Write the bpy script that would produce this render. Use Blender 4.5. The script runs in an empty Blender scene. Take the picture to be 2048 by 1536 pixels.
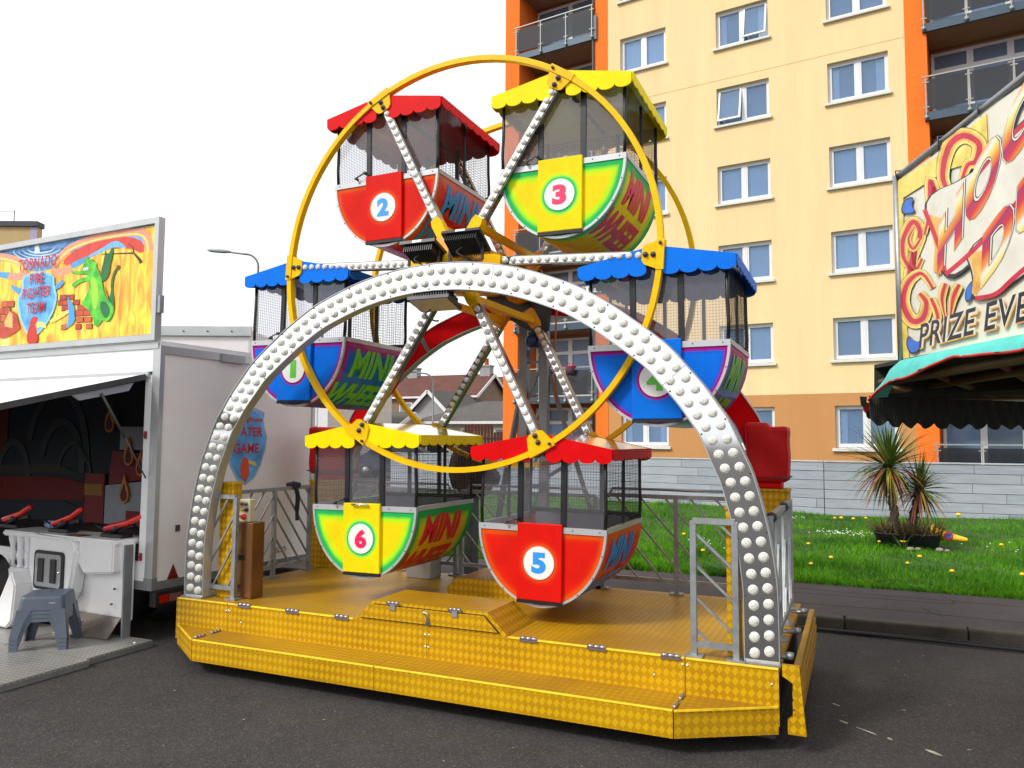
import bpy, bmesh, math, random
from mathutils import Vector, Matrix
random.seed(7)
R = math.radians
scene = bpy.context.scene
col = scene.collection
# ------------------------------------------------------------------ camera
cam_d = bpy.data.cameras.new('camera'); cam = bpy.data.objects.new('camera', cam_d); col.objects.link(cam)
cam_d.sensor_width = 36; cam_d.lens = 1550.42 / 2048 * 36; cam_d.clip_start = .05; cam_d.clip_end = 3000
CAM = Vector((2.50, -4.343, 1.6)); YAW, PITCH, ROLL = -.4172, .0720, .0066
fw = Vector((math.sin(YAW)*math.cos(PITCH), math.cos(YAW)*math.cos(PITCH), math.sin(PITCH)))
rt = Vector((math.cos(YAW), -math.sin(YAW), 0)); up = rt.cross(fw)
r2 = rt*math.cos(ROLL) + up*math.sin(ROLL); u2 = up*math.cos(ROLL) - rt*math.sin(ROLL)
cam.matrix_world = Matrix(((r2.x, u2.x, -fw.x, CAM.x), (r2.y, u2.y, -fw.y, CAM.y), (r2.z, u2.z, -fw.z, CAM.z), (0, 0, 0, 1)))
scene.camera = cam
# ------------------------------------------------------------------ sky, sun, exposure
SUN_EL, SUN_AZ = 42, 214          # azimuth clockwise from +Y: the sun stands behind the photographer's left shoulder
world = bpy.data.worlds.new('World'); scene.world = world; world.use_nodes = True
wn, wl = world.node_tree.nodes, world.node_tree.links
wn.clear()
sky = wn.new('ShaderNodeTexSky'); sky.sky_type = 'NISHITA'; sky.sun_disc = False
sky.sun_elevation = R(SUN_EL); sky.sun_rotation = R(SUN_AZ); sky.dust_density = 6; sky.air_density = 1.5
hs = wn.new('ShaderNodeHueSaturation'); hs.inputs['Saturation'].default_value = .12
mx = wn.new('ShaderNodeMix'); mx.data_type = 'RGBA'; mx.inputs[0].default_value = .80   # an even white overcast deck over the sky
mx.inputs[7].default_value = (11, 11.1, 11.3, 1)
bg = wn.new('ShaderNodeBackground'); bg.inputs['Strength'].default_value = .100
wo = wn.new('ShaderNodeOutputWorld')
wl.new(sky.outputs[0], hs.inputs['Color']); wl.new(hs.outputs[0], mx.inputs[6]); wl.new(mx.outputs[2], bg.inputs['Color']); wl.new(bg.outputs[0], wo.inputs['Surface'])
sun_d = bpy.data.lights.new('sun', 'SUN'); sun_d.energy = 2.0; sun_d.angle = R(11); sun_d.color = (1, .96, .9)
sun = bpy.data.objects.new('sun', sun_d); col.objects.link(sun)
sd = Vector((math.sin(R(SUN_AZ))*math.cos(R(SUN_EL)), math.cos(R(SUN_AZ))*math.cos(R(SUN_EL)), math.sin(R(SUN_EL))))
sun.rotation_euler = sd.to_track_quat('Z', 'Y').to_euler(); sun.location = (0, 0, 30)
vs = scene.view_settings; vs.view_transform = 'Standard'; vs.look = 'None'; vs.gamma = 1; vs.exposure = 0.38; vs.use_curve_mapping = False
scene.render.engine = 'CYCLES'
# ------------------------------------------------------------------ helpers: materials
MATS = {}
def nodes(m): return m.node_tree.nodes, m.node_tree.links
def mat(name, c, rough=.5, metal=0, var=.12, scale=6., bump=0., bscale=60., spec=.5, coat=0., c2=None, stretch=None, alpha=1., trans=0.):
    if name in MATS: return MATS[name]
    m = bpy.data.materials.new(name); m.use_nodes = True; n, l = nodes(m)
    p = n['Principled BSDF']; p.inputs['Roughness'].default_value = rough; p.inputs['Metallic'].default_value = metal
    p.inputs['Specular IOR Level'].default_value = spec; p.inputs['Coat Weight'].default_value = coat; p.inputs['Coat Roughness'].default_value = .08
    p.inputs['Alpha'].default_value = alpha; p.inputs['Transmission Weight'].default_value = trans
    tc = n.new('ShaderNodeTexCoord'); src = tc.outputs['Object']
    if stretch:
        mp = n.new('ShaderNodeMapping'); mp.inputs['Scale'].default_value = stretch; l.new(src, mp.inputs[0]); src = mp.outputs[0]
    nz = n.new('ShaderNodeTexNoise'); nz.inputs['Scale'].default_value = scale; nz.inputs['Detail'].default_value = 5; nz.inputs['Roughness'].default_value = .6
    l.new(src, nz.inputs['Vector'])
    rp = n.new('ShaderNodeValToRGB'); a = Vector(c[:3]); b = Vector(c2[:3]) if c2 else a
    lo = a*(1-var); hi = b*(1+var*.7)
    rp.color_ramp.elements[0].position = .3; rp.color_ramp.elements[1].position = .7
    rp.color_ramp.elements[0].color = (*lo, 1); rp.color_ramp.elements[1].color = (*hi, 1)
    l.new(nz.outputs['Fac'], rp.inputs[0]); l.new(rp.outputs[0], p.inputs['Base Color'])
    mr = n.new('ShaderNodeMapRange'); mr.inputs[3].default_value = max(0.02, rough*.85); mr.inputs[4].default_value = min(1, rough*1.2)
    l.new(nz.outputs['Fac'], mr.inputs[0]); l.new(mr.outputs[0], p.inputs['Roughness'])
    if bump:
        nb = n.new('ShaderNodeTexNoise'); nb.inputs['Scale'].default_value = bscale; nb.inputs['Detail'].default_value = 4; l.new(src, nb.inputs['Vector'])
        bp = n.new('ShaderNodeBump'); bp.inputs['Strength'].default_value = bump; bp.inputs['Distance'].default_value = .01
        l.new(nb.outputs['Fac'], bp.inputs['Height']); l.new(bp.outputs[0], p.inputs['Normal'])
    MATS[name] = m; return m
def mnode(n, l, op, a, b=None, c=None):
    k = n.new('ShaderNodeMath'); k.operation = op
    for i, v in enumerate((a, b, c)):
        if v is None: continue
        if isinstance(v, (int, float)): k.inputs[i].default_value = v
        else: l.new(v, k.inputs[i])
    return k.outputs[0]
# ------------------------------------------------------------------ helpers: meshes
class MB:
    def __init__(s): s.v = []; s.f = []; s.mi = []; s.sm = []; s.cur = 0; s.smooth = False
    def add(s, vs, fs):
        o = len(s.v); s.v += [tuple(x) for x in vs]
        for f in fs: s.f.append(tuple(i+o for i in f)); s.mi.append(s.cur); s.sm.append(s.smooth)
        return s
    def box(s, lo, hi, M=None):
        x0, y0, z0 = lo; x1, y1, z1 = hi
        vs = [Vector(p) for p in ((x0,y0,z0),(x1,y0,z0),(x1,y1,z0),(x0,y1,z0),(x0,y0,z1),(x1,y0,z1),(x1,y1,z1),(x0,y1,z1))]
        if M: vs = [M @ p for p in vs]
        return s.add(vs, ((0,3,2,1),(4,5,6,7),(0,1,5,4),(1,2,6,5),(2,3,7,6),(3,0,4,7)))
    def cbox(s, lo, hi, b=.004):      # box with chamfered edges
        (x0,y0,z0),(x1,y1,z1) = lo, hi; b = min(b, (x1-x0)*.4, (y1-y0)*.4, (z1-z0)*.4)
        bm = bmesh.new(); bmesh.ops.create_cube(bm, size=1)
        for v in bm.verts: v.co = Vector(((x0+x1)/2+v.co.x*(x1-x0), (y0+y1)/2+v.co.y*(y1-y0), (z0+z1)/2+v.co.z*(z1-z0)))
        bmesh.ops.bevel(bm, geom=bm.edges[:], offset=b, segments=2, affect='EDGES', profile=.5)
        bm.verts.index_update(); vs = [v.co.copy() for v in bm.verts]; fs = [[v.index for v in f.verts] for f in bm.faces]; bm.free()
        return s.add(vs, fs)
    def bar(s, a, b, w, h=None, hint=(0,0,1)):
        a, b = Vector(a), Vector(b); h = h or w; d = (b-a).normalized(); hv = Vector(hint)
        if abs(d.dot(hv)) > .98: hv = Vector((0,1,0))
        x = d.cross(hv).normalized(); y = x.cross(d)
        vs = [p + x*sx*w/2 + y*sy*h/2 for p in (a, b) for sx, sy in ((-1,-1),(1,-1),(1,1),(-1,1))]
        return s.add(vs, ((0,3,2,1),(4,5,6,7),(0,1,5,4),(1,2,6,5),(2,3,7,6),(3,0,4,7)))
    def tube(s, pts, r, n=8, cap=True, closed=False):
        pts = [Vector(p) for p in pts]; rs = r if isinstance(r, (list, tuple)) else [r]*len(pts); N = len(pts); rings = []
        px = None
        for i, p in enumerate(pts):
            d = (pts[(i+1) % N] - pts[i-1]) if closed else (pts[min(i+1, N-1)] - pts[max(i-1, 0)])
            d.normalize()
            if px is None:
                hv = Vector((0,0,1)) if abs(d.z) < .9 else Vector((1,0,0)); px = d.cross(hv).normalized()
            px = (px - d*px.dot(d)).normalized(); py = d.cross(px)
            rings.append([p + px*math.cos(2*math.pi*k/n)*rs[i] + py*math.sin(2*math.pi*k/n)*rs[i] for k in range(n)])
        vs = [q for g in rings for q in g]; fs = []
        for i in range(N if closed else N-1):
            j = (i+1) % N
            for k in range(n): fs.append((i*n+k, i*n+(k+1) % n, j*n+(k+1) % n, j*n+k))
        if cap and not closed: fs += [tuple(range(n-1, -1, -1)), tuple((N-1)*n+k for k in range(n))]
        o = s.smooth; s.smooth = True; s.add(vs, fs); s.smooth = o; return s
    def lathe(s, prof, c=(0,0,0), axis='z', n=24, a0=0, a1=2*math.pi):
        full = abs(a1-a0-2*math.pi) < 1e-6; m = n if full else n+1; vs = []; fs = []; c = Vector(c)
        for k in range(m):
            a = a0+(a1-a0)*k/n
            for r, h in prof:
                q = (r*math.cos(a), r*math.sin(a), h)
                q = {'z': q, 'y': (q[0], q[2], q[1]), 'x': (q[2], q[0], q[1])}[axis]
                vs.append(c+Vector(q))
        P = len(prof)
        for k in range(n):
            j = (k+1) % m
            for i in range(P-1): fs.append((k*P+i, j*P+i, j*P+i+1, k*P+i+1))
        o = s.smooth; s.smooth = True; s.add(vs, fs); s.smooth = o; return s
    def prism(s, poly, h0, h1, f):     # polygon extruded; f maps (u, v, h) to a point
        N = len(poly); vs = [f(u, v, h0) for u, v in poly] + [f(u, v, h1) for u, v in poly]
        fs = [tuple(range(N-1, -1, -1)), tuple(range(N, 2*N))] + [(i, (i+1) % N, N+(i+1) % N, N+i) for i in range(N)]
        return s.add(vs, fs)
    def mesh(s, name, mats):
        me = bpy.data.meshes.new(name); me.from_pydata([tuple(v) for v in s.v], [], s.f)
        for m in (mats if isinstance(mats, (list, tuple)) else [mats]): me.materials.append(m)
        me.polygons.foreach_set('material_index', s.mi); me.polygons.foreach_set('use_smooth', s.sm)
        bm = bmesh.new(); bm.from_mesh(me); bmesh.ops.recalc_face_normals(bm, faces=bm.faces); bm.to_mesh(me); bm.free()
        me.update(); return me
    def build(s, name, mats, parent=None):
        return link(name, s.mesh(name, mats), parent)
def link(name, me, parent=None):
    o = bpy.data.objects.new(name, me); col.objects.link(o)
    if parent is not None:
        o.parent = parent
        if parent.get('_abs'): o.location = -parent.location
    return o
def tag(o, label=None, cat=None, group=None, kind=None):
    for k, v in (('label', label), ('category', cat), ('group', group), ('kind', kind)):
        if v: o[k] = v
    return o
def thing(name, label, cat, loc=(0,0,0), rz=0, group=None, absolute=False):
    o = bpy.data.objects.new(name, None); col.objects.link(o); o.location = loc; o.rotation_euler.z = rz; o.empty_display_size = .1
    if absolute: o['_abs'] = True
    return tag(o, label, cat, group)
XZ = lambda u, v, h: Vector((u, h, v))
XY = lambda u, v, h: Vector((u, v, h))
YZ = lambda u, v, h: Vector((h, u, v))
_txt = {}
def text_geo(body, w, h, shear=0., bold=0., space=1.):
    key = (body, shear, bold, space)
    if key not in _txt:
        cu = bpy.data.curves.new('t', 'FONT'); cu.body = body; cu.size = 1; cu.shear = shear; cu.offset = bold; cu.space_character = space; cu.resolution_u = 4
        ob = bpy.data.objects.new('t', cu); me = bpy.data.meshes.new_from_object(ob)
        V = [v.co.copy() for v in me.vertices]; Fc = [tuple(p.vertices) for p in me.polygons]
        bpy.data.objects.remove(ob); bpy.data.curves.remove(cu); bpy.data.meshes.remove(me)
        _txt[key] = (V, Fc)
    V, Fc = _txt[key]; x0 = min(v.x for v in V); x1 = max(v.x for v in V); y0 = min(v.y for v in V); y1 = max(v.y for v in V)
    return [((v.x-x0)/(x1-x0)*w, (v.y-y0)/(y1-y0)*h) for v in V], Fc
def text(name, body, w, h, f, m, parent, shear=0., bold=0., space=1.):
    V, Fc = text_geo(body, w, h, shear, bold, space)
    me = bpy.data.meshes.new(name); me.from_pydata([tuple(f(*v)) for v in V], [], Fc); me.materials.append(m)
    return link(name, me, parent)
def circle(r, n=32, c=(0,0), a0=0, a1=None):
    a1 = a0+2*math.pi if a1 is None else a1
    return [(c[0]+r*math.cos(a0+(a1-a0)*k/n), c[1]+r*math.sin(a0+(a1-a0)*k/n)) for k in range(n)]
def thick_line(pts, ws):      # flat ribbon polygon round a 2-D polyline
    L = []; Rr = []
    for i, p in enumerate(pts):
        a = pts[max(i-1, 0)]; b = pts[min(i+1, len(pts)-1)]; dx, dy = b[0]-a[0], b[1]-a[1]; d = math.hypot(dx, dy) or 1
        w = (ws[i] if isinstance(ws, (list, tuple)) else ws)/2
        L.append((p[0]-dy/d*w, p[1]+dx/d*w)); Rr.append((p[0]+dy/d*w, p[1]-dx/d*w))
    return L + Rr[::-1]
def chaikin(p, n=2):
    for _ in range(n): p = [q for a, b in zip(p, list(p[1:])+[p[0]]) for q in ((a[0]*.75+b[0]*.25, a[1]*.75+b[1]*.25), (a[0]*.25+b[0]*.75, a[1]*.25+b[1]*.75))]
    return p
def spline(pts, n=8):
    out = []; P = [pts[0]] + list(pts) + [pts[-1]]
    for i in range(1, len(P)-2):
        p0, p1, p2, p3 = P[i-1], P[i], P[i+1], P[i+2]
        for k in range(n):
            t = k/n; out.append(tuple(.5*((2*b)+(-a+c)*t+(2*a-5*b+4*c-d)*t*t+(-a+3*b-3*c+d)*t**3) for a, b, c, d in zip(p0, p1, p2, p3)))
    out.append(tuple(pts[-1])); return out
# ------------------------------------------------------------------ shared materials
M_STEEL = mat('galvanised steel', (.36,.38,.40), .45, .75, .2, 14)
M_GREY = mat('grey painted steel', (.20,.21,.22), .5, .3, .15, 10)
M_DKGREY = mat('dark grey steel', (.07,.075,.08), .5, .4, .2, 10)
M_BLACK = mat('black painted steel', (.012,.013,.016), .4, .2, .2)
M_BLKPL = mat('black plastic', (.012,.012,.013), .45)
M_WHITE = mat('white panel', (.80,.80,.81), .4, 0, .05, 3, bump=.03)
M_WHITEPL = mat('white moulded plastic', (.78,.78,.79), .3, 0, .04, 4, coat=.2)
M_CHROME = mat('polished stainless', (.82,.83,.84), .06, 1, .04, 3)
M_ALU = mat('aluminium frame', (.50,.52,.52), .35, .6, .08, 5)
M_TRIM = mat('grey edge trim', (.50,.51,.53), .35, .4, .06)
M_YEL = mat('yellow enamel', (.88,.50,.001), .4, 0, .10, 8, spec=.15)
M_ORANGE = mat('orange gear paint', (.72,.27,.003), .45, 0, .3, 9, c2=(.8,.34,.01))
M_RED = mat('red enamel', (.64,.001,.003), .4, 0, .12, 6, spec=.10)
M_BLUE = mat('blue enamel', (.001,.16,.74), .4, 0, .08, 6, spec=.10)
M_YELC = mat('lemon enamel', (.88,.70,.001), .4, 0, .08, 6, spec=.10)
M_TARP = mat('red tarpaulin', (.50,.001,.003), .55, 0, .25, 5, bump=.3, bscale=9, spec=.25)
M_RUBBER = mat('black rubber', (.015,.015,.016), .7)
def treadplate():
    m = bpy.data.materials.new('yellow tread plate'); m.use_nodes = True; n, l = nodes(m); p = n['Principled BSDF']
    tc = n.new('ShaderNodeTexCoord'); ge = n.new('ShaderNodeNewGeometry')
    s = n.new('ShaderNodeSeparateXYZ'); l.new(tc.outputs['Object'], s.inputs[0]); sn = n.new('ShaderNodeSeparateXYZ'); l.new(ge.outputs['True Normal'], sn.inputs[0])
    ax = mnode(n, l, 'ABSOLUTE', sn.outputs[0]); az = mnode(n, l, 'ABSOLUTE', sn.outputs[2])
    isx = mnode(n, l, 'GREATER_THAN', ax, .8); isz = mnode(n, l, 'GREATER_THAN', az, .6)
    # u = x (or y on side faces), v = z (or y on top faces)
    u = mnode(n, l, 'ADD', mnode(n, l, 'MULTIPLY', s.outputs[0], mnode(n, l, 'SUBTRACT', 1, isx)), mnode(n, l, 'MULTIPLY', s.outputs[1], isx))
    v = mnode(n, l, 'ADD', mnode(n, l, 'MULTIPLY', s.outputs[2], mnode(n, l, 'SUBTRACT', 1, isz)), mnode(n, l, 'MULTIPLY', s.outputs[1], isz))
    k = 1/.041
    a = mnode(n, l, 'MULTIPLY', mnode(n, l, 'ADD', u, mnode(n, l, 'MULTIPLY', v, .8)), k); b = mnode(n, l, 'MULTIPLY', mnode(n, l, 'SUBTRACT', u, mnode(n, l, 'MULTIPLY', v, .8)), k)
    fa, fb = mnode(n, l, 'FLOOR', a), mnode(n, l, 'FLOOR', b)
    par = mnode(n, l, 'PINGPONG', mnode(n, l, 'ADD', fa, fb), 1)
    qa, qb = mnode(n, l, 'FRACT', a), mnode(n, l, 'FRACT', b)
    def bars(q, o):       # five raised bars inside a cell
        w = mnode(n, l, 'ABSOLUTE', mnode(n, l, 'SINE', mnode(n, l, 'MULTIPLY', q, math.pi*5)))
        i = mnode(n, l, 'LESS_THAN', mnode(n, l, 'ABSOLUTE', mnode(n, l, 'SUBTRACT', o, .5)), .42)
        return mnode(n, l, 'MULTIPLY', mnode(n, l, 'GREATER_THAN', w, .55), i)
    h = mnode(n, l, 'ADD', mnode(n, l, 'MULTIPLY', bars(qa, qb), par), mnode(n, l, 'MULTIPLY', bars(qb, qa), mnode(n, l, 'SUBTRACT', 1, par)))
    bp = n.new('ShaderNodeBump'); bp.inputs['Strength'].default_value = .55; bp.inputs['Distance'].default_value = .004; l.new(h, bp.inputs['Height']); l.new(bp.outputs[0], p.inputs['Normal'])
    nz = n.new('ShaderNodeTexNoise'); nz.inputs['Scale'].default_value = 2.2; nz.inputs['Detail'].default_value = 7; l.new(tc.outputs['Object'], nz.inputs['Vector'])
    r = n.new('ShaderNodeValToRGB'); r.color_ramp.elements[0].position = .3; r.color_ramp.elements[1].position = .68
    r.color_ramp.elements[0].color = (.37,.185,.001,1); r.color_ramp.elements[1].color = (.50,.265,.001,1); l.new(nz.outputs['Fac'], r.inputs[0])
    # one bar direction is tinted lighter: its light-catching sheen painted in, plus wear
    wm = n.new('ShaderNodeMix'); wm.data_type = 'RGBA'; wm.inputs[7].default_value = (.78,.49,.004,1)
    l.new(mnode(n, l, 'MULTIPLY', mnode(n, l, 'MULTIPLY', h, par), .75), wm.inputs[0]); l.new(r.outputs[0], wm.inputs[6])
    # foot traffic grime on horizontal plates
    n2 = n.new('ShaderNodeTexNoise'); n2.inputs['Scale'].default_value = 1.7; n2.inputs['Detail'].default_value = 6; l.new(tc.outputs['Object'], n2.inputs['Vector'])
    g = n.new('ShaderNodeMix'); g.data_type = 'RGBA'; g.inputs[7].default_value = (.26,.12,.012,1)
    mr = n.new('ShaderNodeMapRange'); mr.inputs[1].default_value = .30; mr.inputs[2].default_value = .72; mr.inputs[3].default_value = .12; mr.inputs[4].default_value = .8; l.new(n2.outputs['Fac'], mr.inputs[0])
    l.new(mnode(n, l, 'MULTIPLY', mr.outputs[0], isz), g.inputs[0]); l.new(wm.outputs[2], g.inputs[6]); 
    n4 = n.new('ShaderNodeTexNoise'); n4.inputs['Scale'].default_value = 26; n4.inputs['Detail'].default_value = 8; n4.inputs['Roughness'].default_value = .75; l.new(tc.outputs['Object'], n4.inputs['Vector'])
    m4 = n.new('ShaderNodeMapRange'); m4.inputs[1].default_value = .62; m4.inputs[2].default_value = .72; m4.inputs[4].default_value = .6; l.new(n4.outputs['Fac'], m4.inputs[0])
    wr4 = n.new('ShaderNodeMix'); wr4.data_type = 'RGBA'; wr4.inputs[7].default_value = (.40,.30,.16,1); l.new(mnode(n, l, 'MULTIPLY', m4.outputs[0], mnode(n, l, 'ADD', mnode(n, l, 'MULTIPLY', isz, .7), .3)), wr4.inputs[0]); l.new(g.outputs[2], wr4.inputs[6])
    l.new(wr4.outputs[2], p.inputs['Base Color'])
    rr = n.new('ShaderNodeMapRange'); rr.inputs[3].default_value = .28; rr.inputs[4].default_value = .5; l.new(nz.outputs['Fac'], rr.inputs[0]); l.new(rr.outputs[0], p.inputs['Roughness'])
    p.inputs['Metallic'].default_value = .0; p.inputs['Specular IOR Level'].default_value = .28
    return m
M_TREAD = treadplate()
# ================================================================== SETTING
def asphalt(name, base, speck, sc=1.):
    m = bpy.data.materials.new(name); m.use_nodes = True; n, l = nodes(m); p = n['Principled BSDF']
    ge = n.new('ShaderNodeNewGeometry')
    def nz(s, d=4):
        k = n.new('ShaderNodeTexNoise'); k.inputs['Scale'].default_value = s; k.inputs['Detail'].default_value = d; l.new(ge.outputs['Position'], k.inputs['Vector']); return k.outputs['Fac']
    vo = n.new('ShaderNodeTexVoronoi'); vo.inputs['Scale'].default_value = 150*sc; l.new(ge.outputs['Position'], vo.inputs['Vector'])
    r = n.new('ShaderNodeValToRGB'); e = r.color_ramp.elements; e[0].position = .3; e[1].position = .7
    e[0].color = (*[c*.70 for c in base], 1); e[1].color = (*[c*1.3 for c in base], 1); l.new(mnode(n, l, 'ADD', mnode(n, l, 'MULTIPLY', nz(.55, 8), .6), mnode(n, l, 'MULTIPLY', nz(4.5, 6), .4)), r.inputs[0])
    sp = n.new('ShaderNodeSeparateColor'); l.new(vo.outputs['Color'], sp.inputs[0])
    mxs = n.new('ShaderNodeMix'); mxs.data_type = 'RGBA'; mxs.inputs[7].default_value = (*speck, 1)
    l.new(mnode(n, l, 'MULTIPLY', mnode(n, l, 'POWER', sp.outputs[0], 5), .55), mxs.inputs[0]); l.new(r.outputs[0], mxs.inputs[6])
    l.new(mxs.outputs[2], p.inputs['Base Color']); p.inputs['Roughness'].default_value = .85; p.inputs['Specular IOR Level'].default_value = .3
    b = n.new('ShaderNodeBump'); b.inputs['Strength'].default_value = .6; b.inputs['Distance'].default_value = .006
    l.new(mnode(n, l, 'ADD', vo.outputs['Distance'], nz(40*sc)), b.inputs['Height']); l.new(b.outputs[0], p.inputs['Normal'])
    return m
M_ASPH = asphalt('worn asphalt', (.036,.032,.032), (.15,.14,.13))
M_PAVE = asphalt('tarmac pavement', (.060,.050,.052), (.13,.11,.11), 1.4)
M_KERB = mat('weathered concrete kerb', (.062,.052,.040), .9, 0, .35, 5, bump=.4, bscale=50)
ground = MB().add([(-700,-700,0),(700,-700,0),(700,900,0),(-700,900,0)], [(0,1,2,3)]).build('road', M_ASPH); tag(ground, kind='structure')
pave = MB().box((-9, 3.06, -.05), (16, 4.62, .105)).build('pavement', M_PAVE); tag(pave, kind='structure')
cr = MB()     # cracks and trench seams let into the pavement surface
for pts in ([(-3,3.95),(1.2,3.93),(2.4,4.0),(3.3,4.02)], [(.4,4.2),(2,4.22),(5,4.12)], [(3.0,3.72),(3.06,3.62),(3.05,3.55),(3.16,3.40)], [(1.5,3.42),(2.7,3.5),(4.3,3.38),(6,3.4)], [(3.28,4.02),(3.32,4.2),(3.25,4.3)]):
    for a, b in zip(pts, pts[1:]): cr.bar((*a, .1045), (*b, .1045), .014, .004)
cr.build('crack', mat('dark joint filler', (.02,.018,.018), .9), pave)
kerb = MB().box((-9, 2.99, -.05), (16, 3.06, .06)).build('kerb', M_KERB); tag(kerb, kind='structure')
ks = MB(); ks.cbox((0, 2.925, -.06), (.905, 3.058, .112), .018); ksm = ks.mesh('kerb_stone', M_KERB)
for i in range(26):
    o = link('kerb_stone', ksm, kerb); o.location = (-8.6+i*.915, 0, random.uniform(-.004, .004))
def gz(x, y): return .115+max(0, y-4.6)*.028+.02*math.sin(x*1.3+y*.7)*min(1, max(0, y-4.7))
gb = MB(); NX, NY = 60, 44; gb.smooth = True
for j in range(NY+1):
    for i in range(NX+1):
        x = -8+24*i/NX; y = 4.60+18*j/NY; y += (.05*math.sin(x*5)+.03*math.sin(x*13)) if j == 0 else 0
        gb.v.append((x, y, gz(x, y) if j else .09))
gb.add([], [])
for j in range(NY):
    for i in range(NX): gb.f.append((j*(NX+1)+i, j*(NX+1)+i+1, (j+1)*(NX+1)+i+1, (j+1)*(NX+1)+i)); gb.mi.append(0); gb.sm.append(True)
lawn = gb.build('lawn', mat('lawn soil and thatch', (.030,.085,.006), .9, 0, .4, 3, bump=.5, bscale=30)); tag(lawn, kind='structure')
M_GRASS = mat('grass blades', (.028,.135,.002), .55, 0, .35, 1.6, c2=(.10,.29,.004), spec=.15)
gv, gf = [], []; rnd = random.random
for i in range(150000):
    y = 4.56+8.5*rnd()**1.6; x = (-6 if y > 6 else -3)+rnd()*(14 if y > 6 else 10.5)
    if 4.6 < y and (x < -5): continue
    h = (.035+.05*rnd())*(1+.5*math.sin(x*2.1+y*1.7)*math.sin(x*.9-y*2.3)); a = rnd()*6.283; w = .0035+.003*rnd(); z = gz(x, y)-.01
    dx, dy = math.cos(a), math.sin(a); lx, ly = (rnd()-.5)*h*1.3, (rnd()-.5)*h*1.3; k = len(gv)
    gv += [(x-dx*w, y-dy*w, z), (x+dx*w, y+dy*w, z), (x+lx, y+ly, z+h)]; gf.append((k, k+1, k+2))
me = bpy.data.meshes.new('grass'); me.from_pydata(gv, [], gf); me.materials.append(M_GRASS)
tag(link('grass', me), 'short bright green lawn grass between pavement and grey fence', 'grass', kind='stuff')
# dandelions and daisies
M_DAND = mat('dandelion yellow', (.85,.55,.01), .7); M_STALK = mat('flower stalk', (.08,.18,.02), .7); M_DAISY = mat('daisy white', (.8,.8,.8), .7)
hd = MB(); hd.lathe([(0,.028),(.012,.027),(.024,.018),(.028,.006),(.012,-.004),(0,-.004)], n=10); hd_m = hd.mesh('flower_head', M_DAND)
st_m = MB().tube([(0,0,-.09),(.004,0,-.04),(0,0,0)], .003, 5).mesh('stalk', M_STALK)
for (x, y, s) in [(2.15,9.6,1),(2.25,9.5,1.2),(2.43,9.6,1.1),(1.9,6.6,.9),(2.2,5.6,1),(3.15,6.0,1),(4.75,8.4,1.1),(4.9,8.2,1),(5.4,8.9,1.1),(2.62,9.9,1),(2.75,7.2,.8),(4.2,7.6,1),(2.0,5.2,.9),(3.4,5.2,1),(4.05,5.3,1),(1.25,6.4,1),(.7,5.7,1),(1.5,8.8,1),(.2,7.0,1),(4.0,10.3,1.6),(3.0,5.6,.8),(1.1,5.2,.9)]:
    t = thing('dandelion', 'single yellow dandelion flower growing in the lawn', 'flower', (x, y, gz(x, y)+.09*s), 0, 'dandelions scattered over the lawn'); t.scale = (s, s, s)
    link('flower_head', hd_m, t); link('stalk', st_m, t)
dv = MB()
for (cx, cy, n, sp) in [(2.25,8.0,60,.45),(2.9,8.1,40,.4),(1.2,9.5,30,.5),(.9,6.6,14,.7),(4.4,7.4,14,.9)]:
    for i in range(n):
        x, y = random.gauss(cx, sp*.5), random.gauss(cy, sp*.35); z = gz(x, y)+.07
        dv.add([(x+.010*math.cos(k*1.257), y+.010*math.sin(k*1.257), z+.004*math.sin(k)) for k in range(5)], [(0,1,2,3,4)])
tag(dv.build('daisies', M_DAISY), 'tiny white daisies dotted across the lawn', 'daisies', kind='stuff')
# worn road marking flecks
mk = MB()
for (x, y, a, L) in [(2.40,.60,.3,.05),(2.52,.50,.4,.11),(2.63,.43,0,.03),(2.83,.32,.3,.08),(3.03,.13,.3,.09),(3.12,.02,.25,.22),(2.35,.9,.2,.04)]:
    n = 9; pts = [(x+L*.5*math.cos(k/n*6.283)*(.7+.5*rnd()), y+.012*math.sin(k/n*6.283)*(.5+1.1*rnd())) for k in range(n)]
    mk.add([(px, py+(px-x)*-.75, .004) for px, py in pts], [tuple(range(n))])
tag(mk.build('road_marking', mat('worn pale road paint', (.42,.42,.30), .8, 0, .3, 30)), kind='structure')
# two black power cables along the kerb
for i in range(2):
    pts = [(-2.6+k*.45, 2.86-.05*i+.022*math.sin(k*1.1+i*2)+.012*math.sin(k*.43), .022) for k in range(28)]
    tag(MB().tube(spline(pts, 3), .014, 6).build('power_cable', M_RUBBER), ('black power cable lying against the kerb stones', 'black power cable lying on the road, the one farther from the kerb')[i], 'cable', 'cables along the kerb')
# grit and leaf flecks on the road
fk = MB(); rf_ = random.Random(3)
for i in range(260):
    x, y = rf_.uniform(-3.2, 4.2), rf_.uniform(-3.6, 2.8)
    if -2.3 < x < 2.35 and y > -.4: continue
    q = rf_.uniform(.003, .010); a_ = rf_.uniform(0, 3.1); n = 5
    fk.add([(x+q*(1+.6*math.cos(a_))*math.cos(k*1.257), y+q*math.sin(k*1.257), .003+.003*rf_.random()) for k in range(n)], [tuple(range(n))])
tag(fk.build('road_grit', mat('pale grit', (.25,.23,.18), .9, 0, .5, 40)), 'pale grit and leaf flecks scattered on the road', 'grit', kind='stuff')
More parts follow.
